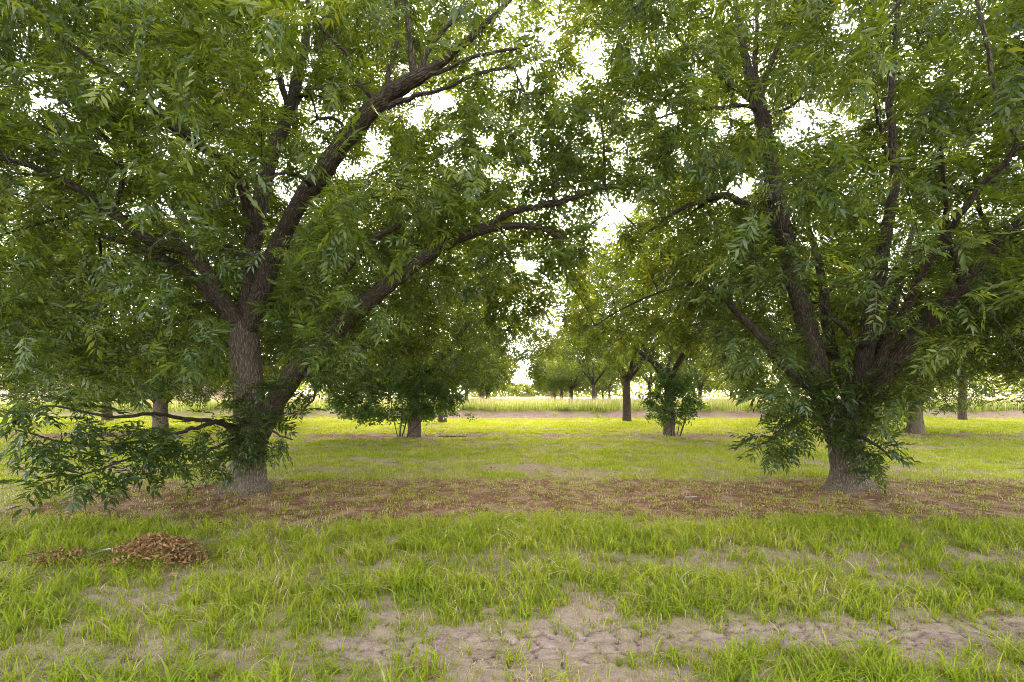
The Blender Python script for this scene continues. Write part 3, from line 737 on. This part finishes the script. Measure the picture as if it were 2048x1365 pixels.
# ------------------------------------------------------------------ trees of the rows behind: three built, then copied
def back_tree(seed, trunk_h, trunk_r, limbs, zmin, n_tw, rad=(5.7, 5.7, 5.2), cz=5.8, lift=(1.4, 0.7)):
    global rng
    rng = np.random.default_rng(seed)
    base = np.zeros(3); parts = []
    P = np.array([[0, 0, -0.25], [0.02, 0, trunk_h * 0.4], [0, 0.02, trunk_h * 0.75], [0.02, 0, trunk_h]]); R = np.array([1.12, 1.0, 0.92, 0.95]) * trunk_r
    P, R = catmull(P, R, 0.12)
    v, q, c, b = tube(P, R, 20, lump=0.18, flare=0.35, seed=seed % 7)
    parts.append(('trunk', mesh_np('trunk', v, [q, c], M_TRUNK, {'bark': ('FLOAT_VECTOR', b)}, smooth=True), None))
    nodes = [P[len(P) // 2:]]; nr = [R[len(P) // 2:]]
    for i, (az, el, L, z0, rr) in enumerate(limbs):
        a = math.radians(az); d = np.array([math.cos(a), math.sin(a), 0])
        e0 = math.radians(el)
        pts = [np.array([0, 0, z0 - 0.15])]; e_ = e0
        for s in range(6):
            pts.append(pts[-1] + (d * math.cos(e_) + np.array([0, 0, math.sin(e_)])) * L / 6 + rng.normal(0, 0.06 * L / 6 * 3, 3) * (s > 0))
            e_ = min(math.radians(86), e_ + math.radians(rng.uniform(1, 8)))
        P, R = catmull(np.array(pts), np.linspace(rr, rr * 0.16, 7) ** 1.0, 0.22)
        v, q, c, b = tube(P, R, 10, lump=0.2, seed=i)
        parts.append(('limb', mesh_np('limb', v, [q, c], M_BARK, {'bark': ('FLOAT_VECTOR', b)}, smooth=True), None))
        nodes.append(P[4:]); nr.append(R[4:])
    nodes = np.vstack(nodes); nr = np.concatenate(nr)
    rad = np.array(rad); cen = np.array([0, 0, cz])
    def sample(n, lo):
        out = []
        while len(out) < n:
            d = unit(rng.normal(size=3)); r = lo + (1 - lo) * rng.random() ** 0.5
            bump = 0.78 + 0.42 * vnoise(d[0] * 2.6 + 9 + seed, d[1] * 2.6 + d[2] * 2.3 + 9, 3)
            p = cen + rad * d * r * bump
            lowz = zmin + 0.5 * vnoise(p[0] * 0.8 + seed, p[1] * 0.8, 4) + (lift[1] if np.hypot(p[0], p[1]) < lift[0] else 0)
            if p[2] < lowz: continue
            out.append(p)
        return np.array(out)
    tb = Tubes()
    N, RN, _ = grow(nodes, nr, sample(60, 0.35), 0.035, 0.012, 0.06, tb, 5, base, nmid=4)
    N, RN, p2 = grow(N, RN, sample(220, 0.35), 0.012, 0.005, 0.04, tb, 3, base, nmid=3)
    N, RN, p3 = grow(N, RN, sample(n_tw, 0.3), 0.006, 0.002, 0.04, tb, 3, base, nmid=2, lmax=1.2)
    parts.append(('twigs', tb.mesh('twigs', M_TWIG), 'stuff'))
    pos, dirs, sc = twig_leaves(p3 + p2[::2], 11, 0.2, 1.08)
    k = rng.random(len(pos)) > 0.65 * sst(0.52, 0.75, vnoise(pos[:, 0] * 1.1 + pos[:, 1] * 0.6 + seed, pos[:, 2] * 1.1 + pos[:, 1] * 0.5, 13))
    pos, dirs, sc = pos[k], dirs[k], sc[k]
    V, T, Nn = leaves_mesh('c', pos, dirs, sc, tones(pos, seed), rng.integers(0, 6, len(pos)), LO, M_LEAF, rng.normal(0, 0.35, (len(pos), 3)))
    parts.append(('crown', mesh_np('crown', V, T, M_LEAF, {'tone': ('FLOAT', Nn)}), 'stuff'))
    print('back', len(pos), len(T))
    return parts

KIND = [
    back_tree(31, 2.3, 0.24, [(10, 46, 6.2, 2.2, 0.15), (95, 60, 6.0, 2.2, 0.14), (180, 52, 5.8, 2.2, 0.14), (265, 55, 5.8, 2.1, 0.13), (330, 76, 7.0, 2.2, 0.15)], 1.7, 1150),
    back_tree(37, 2.6, 0.22, [(35, 58, 6.0, 2.5, 0.13), (150, 60, 6.4, 2.5, 0.14), (200, 66, 6.0, 2.5, 0.12), (285, 62, 6.0, 2.4, 0.13), (350, 50, 5.5, 2.5, 0.10)], 3.2, 1100, lift=(3.5, 1.1)),
    back_tree(43, 1.5, 0.27, [(0, 50, 6.0, 1.4, 0.15), (70, 62, 6.4, 1.5, 0.15), (140, 56, 6.0, 1.4, 0.14), (215, 52, 6.0, 1.4, 0.15), (290, 60, 6.2, 1.5, 0.14)], 0.9, 1150),
]
def plant(kind, x, y, label, group, rz=0.0, s=1.0, sz=None):
    t = thing('pecan_tree', label, 'tree', (x, y, float(gz(x, y)) - 0.02), group)
    t.rotation_euler.z = math.radians(rz); t.scale = (s, s, sz or s)
    for n_, me_, k_ in KIND[kind]:
        o = obj(n_, me_, t, kind=k_)
    return t
G2 = 'pecan trees of the second row'; G3 = 'pecan trees of the third row before the dirt bank'; G4 = 'pecan trees of the far orchard beyond the dirt bank'
def wx(px, D): return (px - CX) / FPX * D
plant(2, wx(320, 19.6), 19.6, 'shaded pecan tree seen behind the low hanging leaves of the left front tree', G2, 20, 1.0)
plant(0, wx(828, 19.9), 19.9, 'pecan tree rising out of a bushy shrub just right of the left front tree', G2, 4, 1.0)
plant(1, wx(1338, 20.4), 20.4, 'slim pecan tree with a leafy shrub round its foot, mid right', G2, 150, 0.9)
plant(2, wx(1830, 21.2), 21.2, 'stout pecan tree just right of the right front tree', G2, 250, 1.0)
plant(2, wx(-190, 19.8), 19.8, 'pecan tree at the left edge whose crown alone shows', G2, 120, 1.0)
plant(0, wx(2330, 20.5), 20.5, 'pecan tree at the right edge whose crown alone shows', G2, 70, 1.0)
plant(1, wx(885, 28.6), 28.6, 'pecan tree half hidden behind the bushy shrub', G3, 60, 1.0)
plant(1, wx(1253, 30.2), 30.2, 'pecan tree with a bare straight trunk and open fork against the dirt bank', G3, 0, 1.02)
plant(1, wx(1925, 31.5), 31.5, 'pecan tree with a leaning dark trunk at far right before the dirt bank', G3, 200, 1.0)
plant(0, wx(1590, 30.5), 30.5, 'pecan tree behind the left limbs of the right front tree', G3, 290, 1.0)
plant(0, wx(560, 29.5), 29.5, 'pecan tree showing through behind the right limb of the left front tree', G3, 40, 1.0)
plant(2, wx(215, 30.0), 30.0, 'pecan tree behind the shaded tree at left', G3, 170, 0.95)
ORD = ['first', 'second', 'third', 'fourth', 'fifth', 'sixth', 'seventh', 'eighth']
far_rows = ((50, (-29, -18.2, -4.2, 8.3, 19, 30, 41)), (62, (-15, -3.6, 7.2, 17, 27.5, 38)), (74, (-14, -4.3, 7.0, 16.5, 27)), (86, (-14.5, -4.0, 7.4, 17)), (98, (-4.6, 8.2, 18)), (112, (-4.8, 9.0, 19)), (128, (-6.5, 9.8)), (146, (-9, 11.5)))
for ri, (D, cols) in enumerate(far_rows):
    for i, x in enumerate(cols):
        side = 'left' if x < 1.5 else 'right'
        k = sorted([c for c in cols if (c < 1.5) == (x < 1.5)], key=lambda c: abs(c - 1.5)).index(x)
        plant((i + D) % 2, x + random.uniform(-0.4, 0.4), D + random.uniform(-0.8, 0.8),
              'far pecan tree, %s row past the dirt bank, %s %s of the lane' % (ORD[ri], ORD[k], side), G4, random.uniform(0, 360), random.uniform(0.82, 0.98))

# ------------------------------------------------------------------ shrubs
def shrub(name, label, cat, x, y, rx, ry, h, n, mat, seed, stems=6, zlow=0.25, size=1.0, group=None):
    global rng
    rng = np.random.default_rng(seed)
    z = float(gz(x, y)); t = thing(name, label, cat, (x, y, z), group)
    tb = Tubes(); nodes = []; nr = []
    for i in range(stems):
        a = rng.uniform(0, 6.28); P = np.array([[0.25 * math.cos(a), 0.25 * math.sin(a), -0.08], [0.5 * rx * math.cos(a), 0.5 * ry * math.sin(a), h * 0.35], [0.7 * rx * math.cos(a), 0.7 * ry * math.sin(a), h * 0.75]])
        P, R = catmull(P, [0.02, 0.014, 0.006], 0.15); tb.add(P, R, 6); nodes.append(P); nr.append(R)
    nodes = np.vstack(nodes); nr = np.concatenate(nr)
    d = unit(rng.normal(size=(n, 3))); r = (0.4 + 0.6 * rng.random(n) ** 0.5)
    bump = 0.75 + 0.5 * vnoise(d[:, 0] * 2.5 + 7 + seed, d[:, 1] * 2.5 + d[:, 2] * 2 + 7, 3)
    T_ = d * np.array([rx, ry, h * 0.5]) * (r * bump)[:, None] + [0, 0, h * 0.55]
    T_ = T_[T_[:, 2] > zlow * h * 0.6]
    _, _, p = grow(nodes, nr, T_, 0.008, 0.002, 0.02, tb, 3, np.zeros(3), nmid=2)
    obj('stems', tb.mesh('stems', M_TWIG), t, kind='stuff')
    pos, dirs, sc = twig_leaves(p, 9, 0.2, size)
    V, F, Nn = leaves_mesh('c', pos, dirs, sc, tones(pos, seed, 0.0), rng.integers(0, 6, len(pos)), OVAL, mat, rng.normal(0, 0.4, (len(pos), 3)))
    obj('foliage', mesh_np('foliage', V, F, mat, {'tone': ('FLOAT', Nn)}), t, kind='stuff')
    return t
shrub('shrub', 'wide dark green shrub hugging a trunk in the second row', 'shrub', wx(800, 19.7), 19.5, 2.5, 1.6, 2.9, 420, M_SHRUB, 51, size=1.25, zlow=0.46)
shrub('shrub', 'upright green shrub round the foot of the slim pecan tree mid right', 'shrub', wx(1345, 20.3), 20.2, 1.05, 1.0, 2.5, 170, M_SHRUB, 53, size=1.15, zlow=0.4)
shrub('shrub', 'grey-green desert shrub before the pink earth bank', 'shrub', wx(235, 40), 40, 2.6, 1.5, 2.6, 260, M_DESERT, 55, size=1.3)
shrub('shrub', 'small olive desert shrub left of the larger one by the earth bank', 'shrub', wx(160, 41), 41, 1.8, 1.2, 2.0, 180, M_DESERT, 57, size=1.3)

# ------------------------------------------------------------------ pink earth bank at far left
def earth_bank():
    xs = np.linspace(-75, -24, 110); ts = np.linspace(0, 1, 30)
    Xb, Tb = np.meshgrid(xs, ts)
    Hh = 3.4 * sst(-24, -33, Xb) * (0.85 + 0.3 * fbm(Xb * 0.15, Xb * 0, 5))
    Yb = 46 + Tb * 9 + 0.05 * (Xb + 40) + (fbm(Xb * 0.4, Tb * 3, 8) - 0.5) * 1.6
    Zb = gz(Xb, Yb) - 0.1 + Hh * np.sin(np.pi * np.clip(Tb * 1.0, 0, 1)) ** 0.8 + (fbm(Xb * 0.8, Tb * 8, 9) - 0.5) * 0.7 * np.sin(np.pi * Tb)
    I = np.arange(Xb.size).reshape(Xb.shape)
    q = np.stack([I[:-1, :-1], I[:-1, 1:], I[1:, 1:], I[1:, :-1]], -1).reshape(-1, 4)
    obj('earth_bank', mesh_np('earth_bank', np.stack([Xb, Yb, Zb], -1).reshape(-1, 3), q, M_BANK, smooth=True), kind='structure', label='bare pink earth bank behind the trees at far left')
earth_bank()

# ------------------------------------------------------------------ far wood closing the view
def far_wood():
    r = np.random.default_rng(77); n = 26000
    x = r.uniform(-240, 240, n); y = 165 + r.uniform(0, 22, n) + 30 * (1 - sst(5, 30, np.abs(x - 10)))
    top = 4.5 + 7.5 * sst(8, 34, np.abs(x - 9)) + 5 * (fbm(x * 0.09, x * 0 + 2, 14) - 0.5) + 2.5 * (fbm(x * 0.4, x * 0, 15, 2) - 0.5)
    z = gz(x, y) + top * r.random(n) ** 0.8
    pos = np.stack([x, y, z], -1); d = unit(r.normal(size=(n, 3)) + [0, 0, -0.2])
    V, F, Nn = leaves_mesh('c', pos, d, r.uniform(11.0, 18.0, n), np.clip(r.normal(0.6, 0.2, n), 0, 1), r.integers(0, 6, n), [(v[:8], f[:4]) for v, f in OVAL], M_DESERT, r.normal(0, 0.5, (n, 3)))
    obj('far_wood', mesh_np('far_wood', V, F, M_WOOD, {'tone': ('FLOAT', Nn)}), kind='stuff', label='pale low wood closing the view beyond the far orchard')
far_wood()

# ------------------------------------------------------------------ grass: clumps spread by geometry nodes
def clump(name, n, rad, h0, h1, w, segs, mat, seed, dry=0.06, lean=0.55, square=False, stalks=0):
    r = np.random.default_rng(seed); V, F4, F3, Tn = [], [], [], []
    for i in range(n):
        if square: bx, by = r.uniform(-rad, rad, 2)
        else:
            a = r.uniform(0, 6.283); q = rad * r.random() ** 0.7; bx, by = q * math.cos(a), q * math.sin(a)
        h = r.uniform(h0, h1) * (1 if r.random() < 0.8 else 0.6); az = r.uniform(0, 6.283); ln = r.uniform(0.15, 1.0) * lean; fa = az + r.normal(0, 0.8) + 1.57
        st = i < stalks
        ww = w * r.uniform(0.7, 1.3) * (0.4 if st else 1)
        if st: ln *= 0.3; h = h1 * r.uniform(0.9, 1.3)
        sd = np.array([math.cos(fa), math.sin(fa), 0]) * ww / 2
        tone = r.uniform(0.86, 1.0) if (r.random() < dry or st) else r.uniform(0.05, 0.8)
        b0 = len(V)
        for s in range(segs + 1):
            u = s / segs; off = ln * h * (u ** 1.8); z = h * (u - 0.45 * ln * u ** 2.5) - (0.01 if s == 0 else 0)
            c = np.array([bx + off * math.cos(az), by + off * math.sin(az), z]); k = (1 - u) ** 0.6 if s < segs else 0
            if st and s >= segs - 1: k = 2.6 if s == segs - 1 else 0
            if s < segs: V += [c - sd * max(k, 0.25), c + sd * max(k, 0.25)]; Tn += [tone, tone]
            else: V.append(c); Tn.append(tone)
        for s in range(segs - 1): F4.append([b0 + 2 * s, b0 + 2 * s + 1, b0 + 2 * s + 3, b0 + 2 * s + 2])
        e = b0 + 2 * (segs - 1); F3.append([e, e + 1, e + 2])
    fs = ([np.array(F4)] if F4 else []) + [np.array(F3)]
    me = mesh_np(name, np.array(V), fs, mat, {'tone': ('FLOAT', Tn)})
    return bpy.data.objects.new(name, me)      # not linked: only a pattern for the spread below

def spread(name, pts, rot, scl, idx, sources, label, cat=None):
    me = bpy.data.meshes.new(name); me.vertices.add(len(pts)); me.vertices.foreach_set('co', pts.astype(np.float32).ravel())
    for n_, typ, val in (('rot', 'FLOAT', rot), ('scl', 'FLOAT', scl), ('idx', 'INT', idx)):
        at = me.attributes.new(n_, typ, 'POINT'); at.data.foreach_set('value', val.astype(np.int32 if typ == 'INT' else np.float32))
    for m in {s.data.materials[0].name for s in sources}: me.materials.append(bpy.data.materials[m])
    o = obj(name, me, kind='stuff', label=label)
    g = bpy.data.node_groups.new(name + '_nodes', 'GeometryNodeTree')
    g.interface.new_socket('Geometry', in_out='INPUT', socket_type='NodeSocketGeometry')
    g.interface.new_socket('Geometry', in_out='OUTPUT', socket_type='NodeSocketGeometry')
    gi = g.nodes.new('NodeGroupInput'); go = g.nodes.new('NodeGroupOutput')
    ip = g.nodes.new('GeometryNodeInstanceOnPoints'); gt = g.nodes.new('GeometryNodeGeometryToInstance')
    for s in sources:
        oi = g.nodes.new('GeometryNodeObjectInfo'); oi.inputs['Object'].default_value = s; oi.inputs['As Instance'].default_value = False
        g.links.new(oi.outputs['Geometry'], gt.inputs[0])
    def na(n_, typ):
        a = g.nodes.new('GeometryNodeInputNamedAttribute'); a.data_type = typ; a.inputs['Name'].default_value = n_; return a.outputs['Attribute']
    cx_ = g.nodes.new('ShaderNodeCombineXYZ'); g.links.new(na('rot', 'FLOAT'), cx_.inputs[2])
    er = g.nodes.new('FunctionNodeEulerToRotation'); g.links.new(cx_.outputs[0], er.inputs[0])
    g.links.new(gi.outputs[0], ip.inputs['Points']); g.links.new(gt.outputs[0], ip.inputs['Instance'])
    ip.inputs['Pick Instance'].default_value = True
    g.links.new(na('idx', 'INT'), ip.inputs['Instance Index']); g.links.new(er.outputs[0], ip.inputs['Rotation']); g.links.new(na('scl', 'FLOAT'), ip.inputs['Scale'])
    g.links.new(ip.outputs[0], go.inputs[0])
    md = o.modifiers.new('spread', 'NODES'); md.node_group = g
    return o

def scatter(y0, y1, half, dens, fn):
    """half(y): half width; dens per m2; fn(x, y): chance"""
    hw = max(half(y0), half(y1)); n = int(dens * 2 * hw * (y1 - y0))
    x = rng.uniform(-hw, hw, n); y = rng.uniform(y0, y1, n)
    k = (np.abs(x) < half(y)) & (rng.random(n) < fn(x, y))
    return x[k], y[k]
half = lambda y: 1.18 * y + 1.2
rng = np.random.default_rng(99)
# near: single tufts
src_n = [clump('tuft', 7, 0.03, 0.06, 0.16, 0.0085, 4, M_GRASS, 400 + i, dry=0.18, lean=1.35) for i in range(4)] + \
        [clump('tuft', 9, 0.04, 0.08, 0.21, 0.0095, 4, M_GRASS, 410 + i, dry=0.08, lean=1.3) for i in range(3)]
src_s = [clump('tuft', 10, 0.06, 0.02, 0.07, 0.006, 3, M_GRASS, 420 + i, dry=0.35, lean=1.1) for i in range(3)]
x, y = scatter(2.1, 6.9, half, 330, lambda x, y: cover(x, y)[0] ** 1.1 * 0.95)
z = gz(x, y); s = rng.uniform(0.65, 1.25, len(x)) * (0.7 + 0.45 * cover(x, y)[0])
spread('near_grass', np.stack([x, y, z], -1), rng.uniform(0, 6.28, len(x)), s, rng.integers(0, 7, len(x)), src_n, 'tall bright grass tufts growing between the wheel tracks')
n1 = len(x)
x, y = scatter(2.1, 10.2, half, 240, lambda x, y: (0.15 + 0.7 * fbm(x * 2, y * 2, 33)) * (1 - 0.45 * cover(x, y)[2]) * (1 - 0.5 * cover(x, y)[1]))
spread('sparse_dry_grass', np.stack([x, y, gz(x, y)], -1), rng.uniform(0, 6.28, len(x)), rng.uniform(0.6, 1.3, len(x)), rng.integers(0, 3, len(x)), src_s, 'sparse short half-dry grass on the bare soil')
n2 = len(x)
# middle: mown sward patches
src_m = [clump('sward', 60, 0.17, 0.03, 0.11, 0.008, 2, M_GRASS, 430 + i, dry=0.13, lean=0.7, square=True) for i in range(5)]
x, y = scatter(9.0, 34.0, half, 44, lambda x, y: cover(x, y)[0] ** 2.4 * np.where(y < 18, 0.8, 0.5))
s = rng.uniform(0.75, 1.2, len(x)) * np.where(y > 18, 1.2, 1.0)
spread('mown_grass', np.stack([x, y, gz(x, y)], -1), rng.uniform(0, 6.28, len(x)), s, rng.integers(0, 5, len(x)), src_m, 'short bright green grass between the tree rows')
n3 = len(x)
# far: tall seeding grass on and behind the bank
src_f = [clump('tall_grass', 100, 0.5, 0.25, 0.62, 0.018, 2, M_TALL, 440 + i, dry=0.12, lean=0.5, square=True, stalks=10) for i in range(4)]
x, y = scatter(35.5, 66.0, lambda y: 1.1 * y, 3.4, lambda x, y: np.where(y < 46, 0.95, 0.55))
spread('tall_grass', np.stack([x, y, gz(x, y)], -1), rng.uniform(0, 6.28, len(x)), rng.uniform(0.8, 1.5, len(x)), rng.integers(0, 4, len(x)), src_f, 'tall yellow-green seeding grass behind the dirt bank')
print('grass', n1, n2, n3, len(x))
# weeds on the dirt bank foot
src_w = [clump('weed', 40, 0.16, 0.08, 0.26, 0.012, 2, M_GRASS, 450 + i, dry=0.1, lean=0.8) for i in range(3)]
x, y = scatter(31.6, 36.5, half, 2.0, lambda x, y: sst(0.5, 0.7, fbm(x * 0.5, y * 0.5, 61)) * 0.9 + 0.06)
spread('bank_weeds', np.stack([x, y, gz(x, y)], -1), rng.uniform(0, 6.28, len(x)), rng.uniform(0.6, 1.4, len(x)), rng.integers(0, 3, len(x)), src_w, 'scattered green weeds along the foot of the dirt bank')

# leaf litter under the front row
def litter_src(seed):
    r = np.random.default_rng(seed); V, F, Tn = [], [], []
    for i in range(9):
        b = np.array([*r.uniform(-0.14, 0.14, 2), r.uniform(0.002, 0.012)]); a = r.uniform(0, 6.28); L = r.uniform(0.03, 0.08); w = L * r.uniform(0.14, 0.26)
        d = np.array([math.cos(a), math.sin(a), r.normal(0, 0.12)]); s = np.array([-math.sin(a), math.cos(a), r.normal(0, 0.3)]); n = len(V)
        V += [b - d * L / 2, b + s * w + [0, 0, 0.4 * w], b + d * L / 2 + [0, 0, 0.15 * L], b - s * w + [0, 0, 0.4 * w]]; F += [[n, n + 1, n + 2], [n, n + 2, n + 3]]; Tn += [r.beta(1.6, 1.8)] * 4
    return bpy.data.objects.new('litter', mesh_np('litter', np.array(V), np.array(F), M_DRY, {'tone': ('FLOAT', Tn)}))
src_l = [litter_src(460 + i) for i in range(5)]
x, y = scatter(2.2, 22.0, half, 26, lambda x, y: np.where(y < 22, cover(x, y)[1], 0) * (0.35 + 0.65 * sst(0.35, 0.6, fbm(x * 0.9, y * 0.9, 71))) * np.where(y < 12, 1, 0.7) + 0.06)
spread('leaf_litter', np.stack([x, y, gz(x, y) + 0.004], -1), rng.uniform(0, 6.28, len(x)), rng.uniform(0.7, 1.3, len(x)), rng.integers(0, 5, len(x)), src_l, 'brown fallen leaves and husks under the front tree row')

# low broad-leaved weeds among the near grass
def weed_src(seed):
    r = np.random.default_rng(seed); V, F = [], []
    for k in range(11):
        a = r.uniform(0, 6.28); e = r.uniform(0.1, 0.9); st = np.array([r.normal(0, 0.015), r.normal(0, 0.015), 0.01 + 0.05 * r.random()]); d = np.array([math.cos(a) * math.cos(e), math.sin(a) * math.cos(e), math.sin(e) * 0.8])
        L = r.uniform(0.025, 0.06); w = np.array([-math.sin(a), math.cos(a), 0]) * L * 0.28; n = len(V); m = st + d * L * 0.5
        V += [st, m + w, st + d * L - [0, 0, 0.2 * L], m - w]; F += [[n, n + 1, n + 2], [n, n + 2, n + 3]]
    return bpy.data.objects.new('weed', mesh_np('weed', np.array(V), np.array(F), M_GRASS, {'tone': ('FLOAT', np.repeat(r.uniform(0.0, 0.4, 11), 4))}))
x, y = scatter(2.2, 9.0, half, 7, lambda x, y: sst(0.45, 0.7, fbm(x * 1.1, y * 1.1, 97)) * 0.9 + 0.05)
spread('low_weeds', np.stack([x, y, gz(x, y)], -1), rng.uniform(0, 6.28, len(x)), rng.uniform(0.6, 1.5, len(x)), rng.integers(0, 4, len(x)), [weed_src(470 + i) for i in range(4)], 'low broad-leaved weeds scattered through the near grass')

# single grass clumps that stand out
def grass_clump(label, px, D, n, rad, h0, h1, w, seed, dry, lean):
    x = wx(px, D); o = clump('grass_clump', n, rad, h0, h1, w, 4, M_GRASS, seed, dry=dry, lean=lean)
    o.location = (x, D, float(gz(x, D))); link(o); o['label'] = label; o['category'] = 'grass clump'; o['group'] = 'grass clumps standing out on the bare strip'
grass_clump('round bright green grass clump left of the left front trunk', 215, 8.1, 130, 0.12, 0.12, 0.26, 0.006, 501, 0.12, 0.8)
grass_clump('tall pale straggling grass clump at the left edge of the litter strip', 85, 8.9, 160, 0.22, 0.2, 0.45, 0.007, 503, 0.4, 0.9)
grass_clump('small pale grass clump close left of the left front trunk', 140, 8.6, 70, 0.14, 0.1, 0.24, 0.006, 505, 0.35, 0.9)
grass_clump('yellow-green grass clump with long arched blades beside the cracked track', 1428, 3.75, 12, 0.02, 0.12, 0.26, 0.008, 507, 0.0, 1.3)
grass_clump('broad green grass clump in the tall grass at right', 1865, 5.0, 60, 0.07, 0.14, 0.28, 0.008, 509, 0.05, 1.0)

# ------------------------------------------------------------------ fallen branch with dead leaves
def fallen_branch():
    D = 5.02; x0 = wx(260, D); t = thing('fallen_branch', 'fallen branch with a heap of dry brown leaves lying in the grass at left', 'branch', (x0, D, float(gz(x0, D))))
    r = np.random.default_rng(61)
    def pt(px, py, dy=0.0): return np.array([wx(px, D) - x0, dy, (1125 - py) / FPX * D + 0.02])
    stems = [([pt(40, 1138, -.05), pt(95, 1130), pt(150, 1122), pt(200, 1106), pt(245, 1097), pt(300, 1090), pt(350, 1098), pt(400, 1108)], 0.011),
             ([pt(150, 1128, -.05), pt(210, 1122, -.06), pt(290, 1112, -.05), pt(360, 1115, -.04)], 0.008), ([pt(250, 1098, .03), pt(290, 1080, .05), pt(340, 1078, .06), pt(380, 1090, .05)], 0.006)]
    for i in range(9):
        cx_ = r.uniform(110, 400); a = r.uniform(-0.5, 0.5); L = r.uniform(20, 55)
        stems.append(([pt(cx_ - L, 1112 + L * a * 0.3, r.normal(0, .1)), pt(cx_, 1104 - r.uniform(0, 14), r.normal(0, .1)), pt(cx_ + L, 1110 - L * a * 0.4, r.normal(0, .1))], 0.004))
    for P, rad in stems:
        P, R = catmull(np.array(P), np.linspace(rad, rad * 0.35, len(P)), 0.05)
        v, q, c, b = tube(P, R, 8, lump=0.2, seed=2)
        obj('stem', mesh_np('stem', v, [q, c], M_DEADWOOD if rad > 0.009 else M_TWIG, {'bark': ('FLOAT_VECTOR', b)}, smooth=True), t)
    # curled dry leaflets
    def dry_leaf(seed, tone):
        q = np.random.default_rng(seed); L = 1.0; V = []
        for u in np.linspace(0, 1, 5):
            w = 0.16 * math.sin(math.pi * min(0.98, u * 0.96 + 0.02)) ** 0.8; zc = 0.25 * math.sin(u * 2.6 + q.uniform(-0.5, 0.5)); cu = q.uniform(0.4, 1.0)
            V += [[u * L, -w, zc + w * cu], [u * L, 0, zc], [u * L, w, zc + w * cu * q.uniform(0.4, 1.2)]]
        F = []
        for s in range(4):
            a = s * 3; F += [[a, a + 1, a + 4, a + 3], [a + 1, a + 2, a + 5, a + 4]]
        return mesh_np('leaf', np.array(V), np.array(F), M_DRY, {'tone': ('FLOAT', np.full(15, tone))}, smooth=True)
    kinds = [dry_leaf(600 + i, tn) for i, tn in enumerate((0.12, 0.3, 0.42, 0.52, 0.6, 0.78, 0.45, 0.25))]
    spots = []
    for _ in range(1700):
        c = r.random()
        if c < 0.60:   # main heap
            u = r.normal(0, 0.50); v_ = r.normal(0, 0.48); hgt = max(0.0, 1 - 0.55 * u * u - 0.4 * v_ * v_)
            p = np.array([wx(312, D) - x0 + 0.42 * u, 0.24 * v_, 0.26 * hgt * r.uniform(0.25, 1.0) ** 0.6])
        elif c < 0.74: p = np.array([wx(r.uniform(340, 408), D) - x0, r.normal(0, 0.07), 0.0]); p[2] = 0.10 * r.random() * (1 - (p[0] - wx(340, D) + x0) / 0.55)
        elif c < 0.89: p = np.array([wx(130 + 26 * r.normal(), D) - x0, r.normal(-0.03, 0.10), 0.11 * r.random() ** 0.8])
        else: p = np.array([wx(r.uniform(80, 430), D) - x0, r.normal(-0.05, 0.16), 0.05 * r.random()])
        spots.append(p)
    spots = np.array(spots); order = np.argsort(spots[:, 1] - spots[:, 2])
    rest_v, rest_f, rest_t, n = [], [], [], 0
    for j, i in enumerate(order):
        me_ = kinds[int(r.integers(0, 8))]; sc = r.uniform(0.03, 0.072)
        M = Matrix.Translation(spots[i] + [0, 0, 0.012]) @ Matrix.Rotation(r.uniform(0, 6.28), 4, 'Z') @ Matrix.Rotation(r.normal(0, 0.5), 4, 'Y') @ Matrix.Rotation(r.normal(0, 0.7), 4, 'X') @ Matrix.Scale(sc, 4)
        if j < 290:
            o = bpy.data.objects.new('leaf', me_); o.parent = t; o.matrix_local = M; col.objects.link(o)
        else:
            v = np.array([M @ w.co for w in me_.vertices]); rest_v.append(v); rest_f.append(np.array([list(p.vertices) for p in me_.polygons]) + n)
            n += len(v); rest_t.append(np.full(len(v), me_.attributes['tone'].data[0].value))
    obj('leaf_heap', mesh_np('leaf_heap', np.vstack(rest_v), np.vstack(rest_f), M_DRY, {'tone': ('FLOAT', np.concatenate(rest_t))}, smooth=True), t, kind='stuff')
fallen_branch()

# sticks on the ground
def stick(label, px, D, length, ang, rad, seed, mat=None):
    r = np.random.default_rng(seed); x = wx(px, D); a = math.radians(ang); k = 6
    P = np.array([[(i / (k - 1) - 0.5) * length * math.cos(a), (i / (k - 1) - 0.5) * length * math.sin(a), 0] for i in range(k)]) + r.normal(0, 0.02 * length, (k, 3)) * [1, 1, 0]
    for p in P: p[2] = float(gz(x + p[0], D + p[1])) + rad * 0.7 - float(gz(x, D))
    P, R = catmull(P, np.linspace(rad, rad * 0.5, k), 0.04)
    v, q, c, b = tube(P, R, 8, lump=0.25, seed=seed)
    o = obj('stick', mesh_np('stick', v, [q, c], mat or M_DEADWOOD, {'bark': ('FLOAT_VECTOR', b)}, smooth=True), label=label, cat='stick', group='sticks lying on the ground')
    o.location = (x, D, float(gz(x, D)))
stick('short pale stick lying on the litter strip mid right', 1382, 7.95, 0.19, -8, 0.012, 701)
stick('thin pale stick lying on the litter left of the right front trunk', 1572, 7.9, 0.30, -25, 0.006, 703)
stick('dark bent stick lying on the second row strip right of the shrub', 905, 19.7, 1.1, 4, 0.022, 705, M_TWIG)
stick('dark stick lying at the foot of the dirt bank by the leaning trunk', 1895, 33.0, 1.3, 20, 0.03, 707, M_TWIG)
stick('grey twig lying in the grass at the left edge', 18, 5.0, 0.30, 12, 0.008, 709)
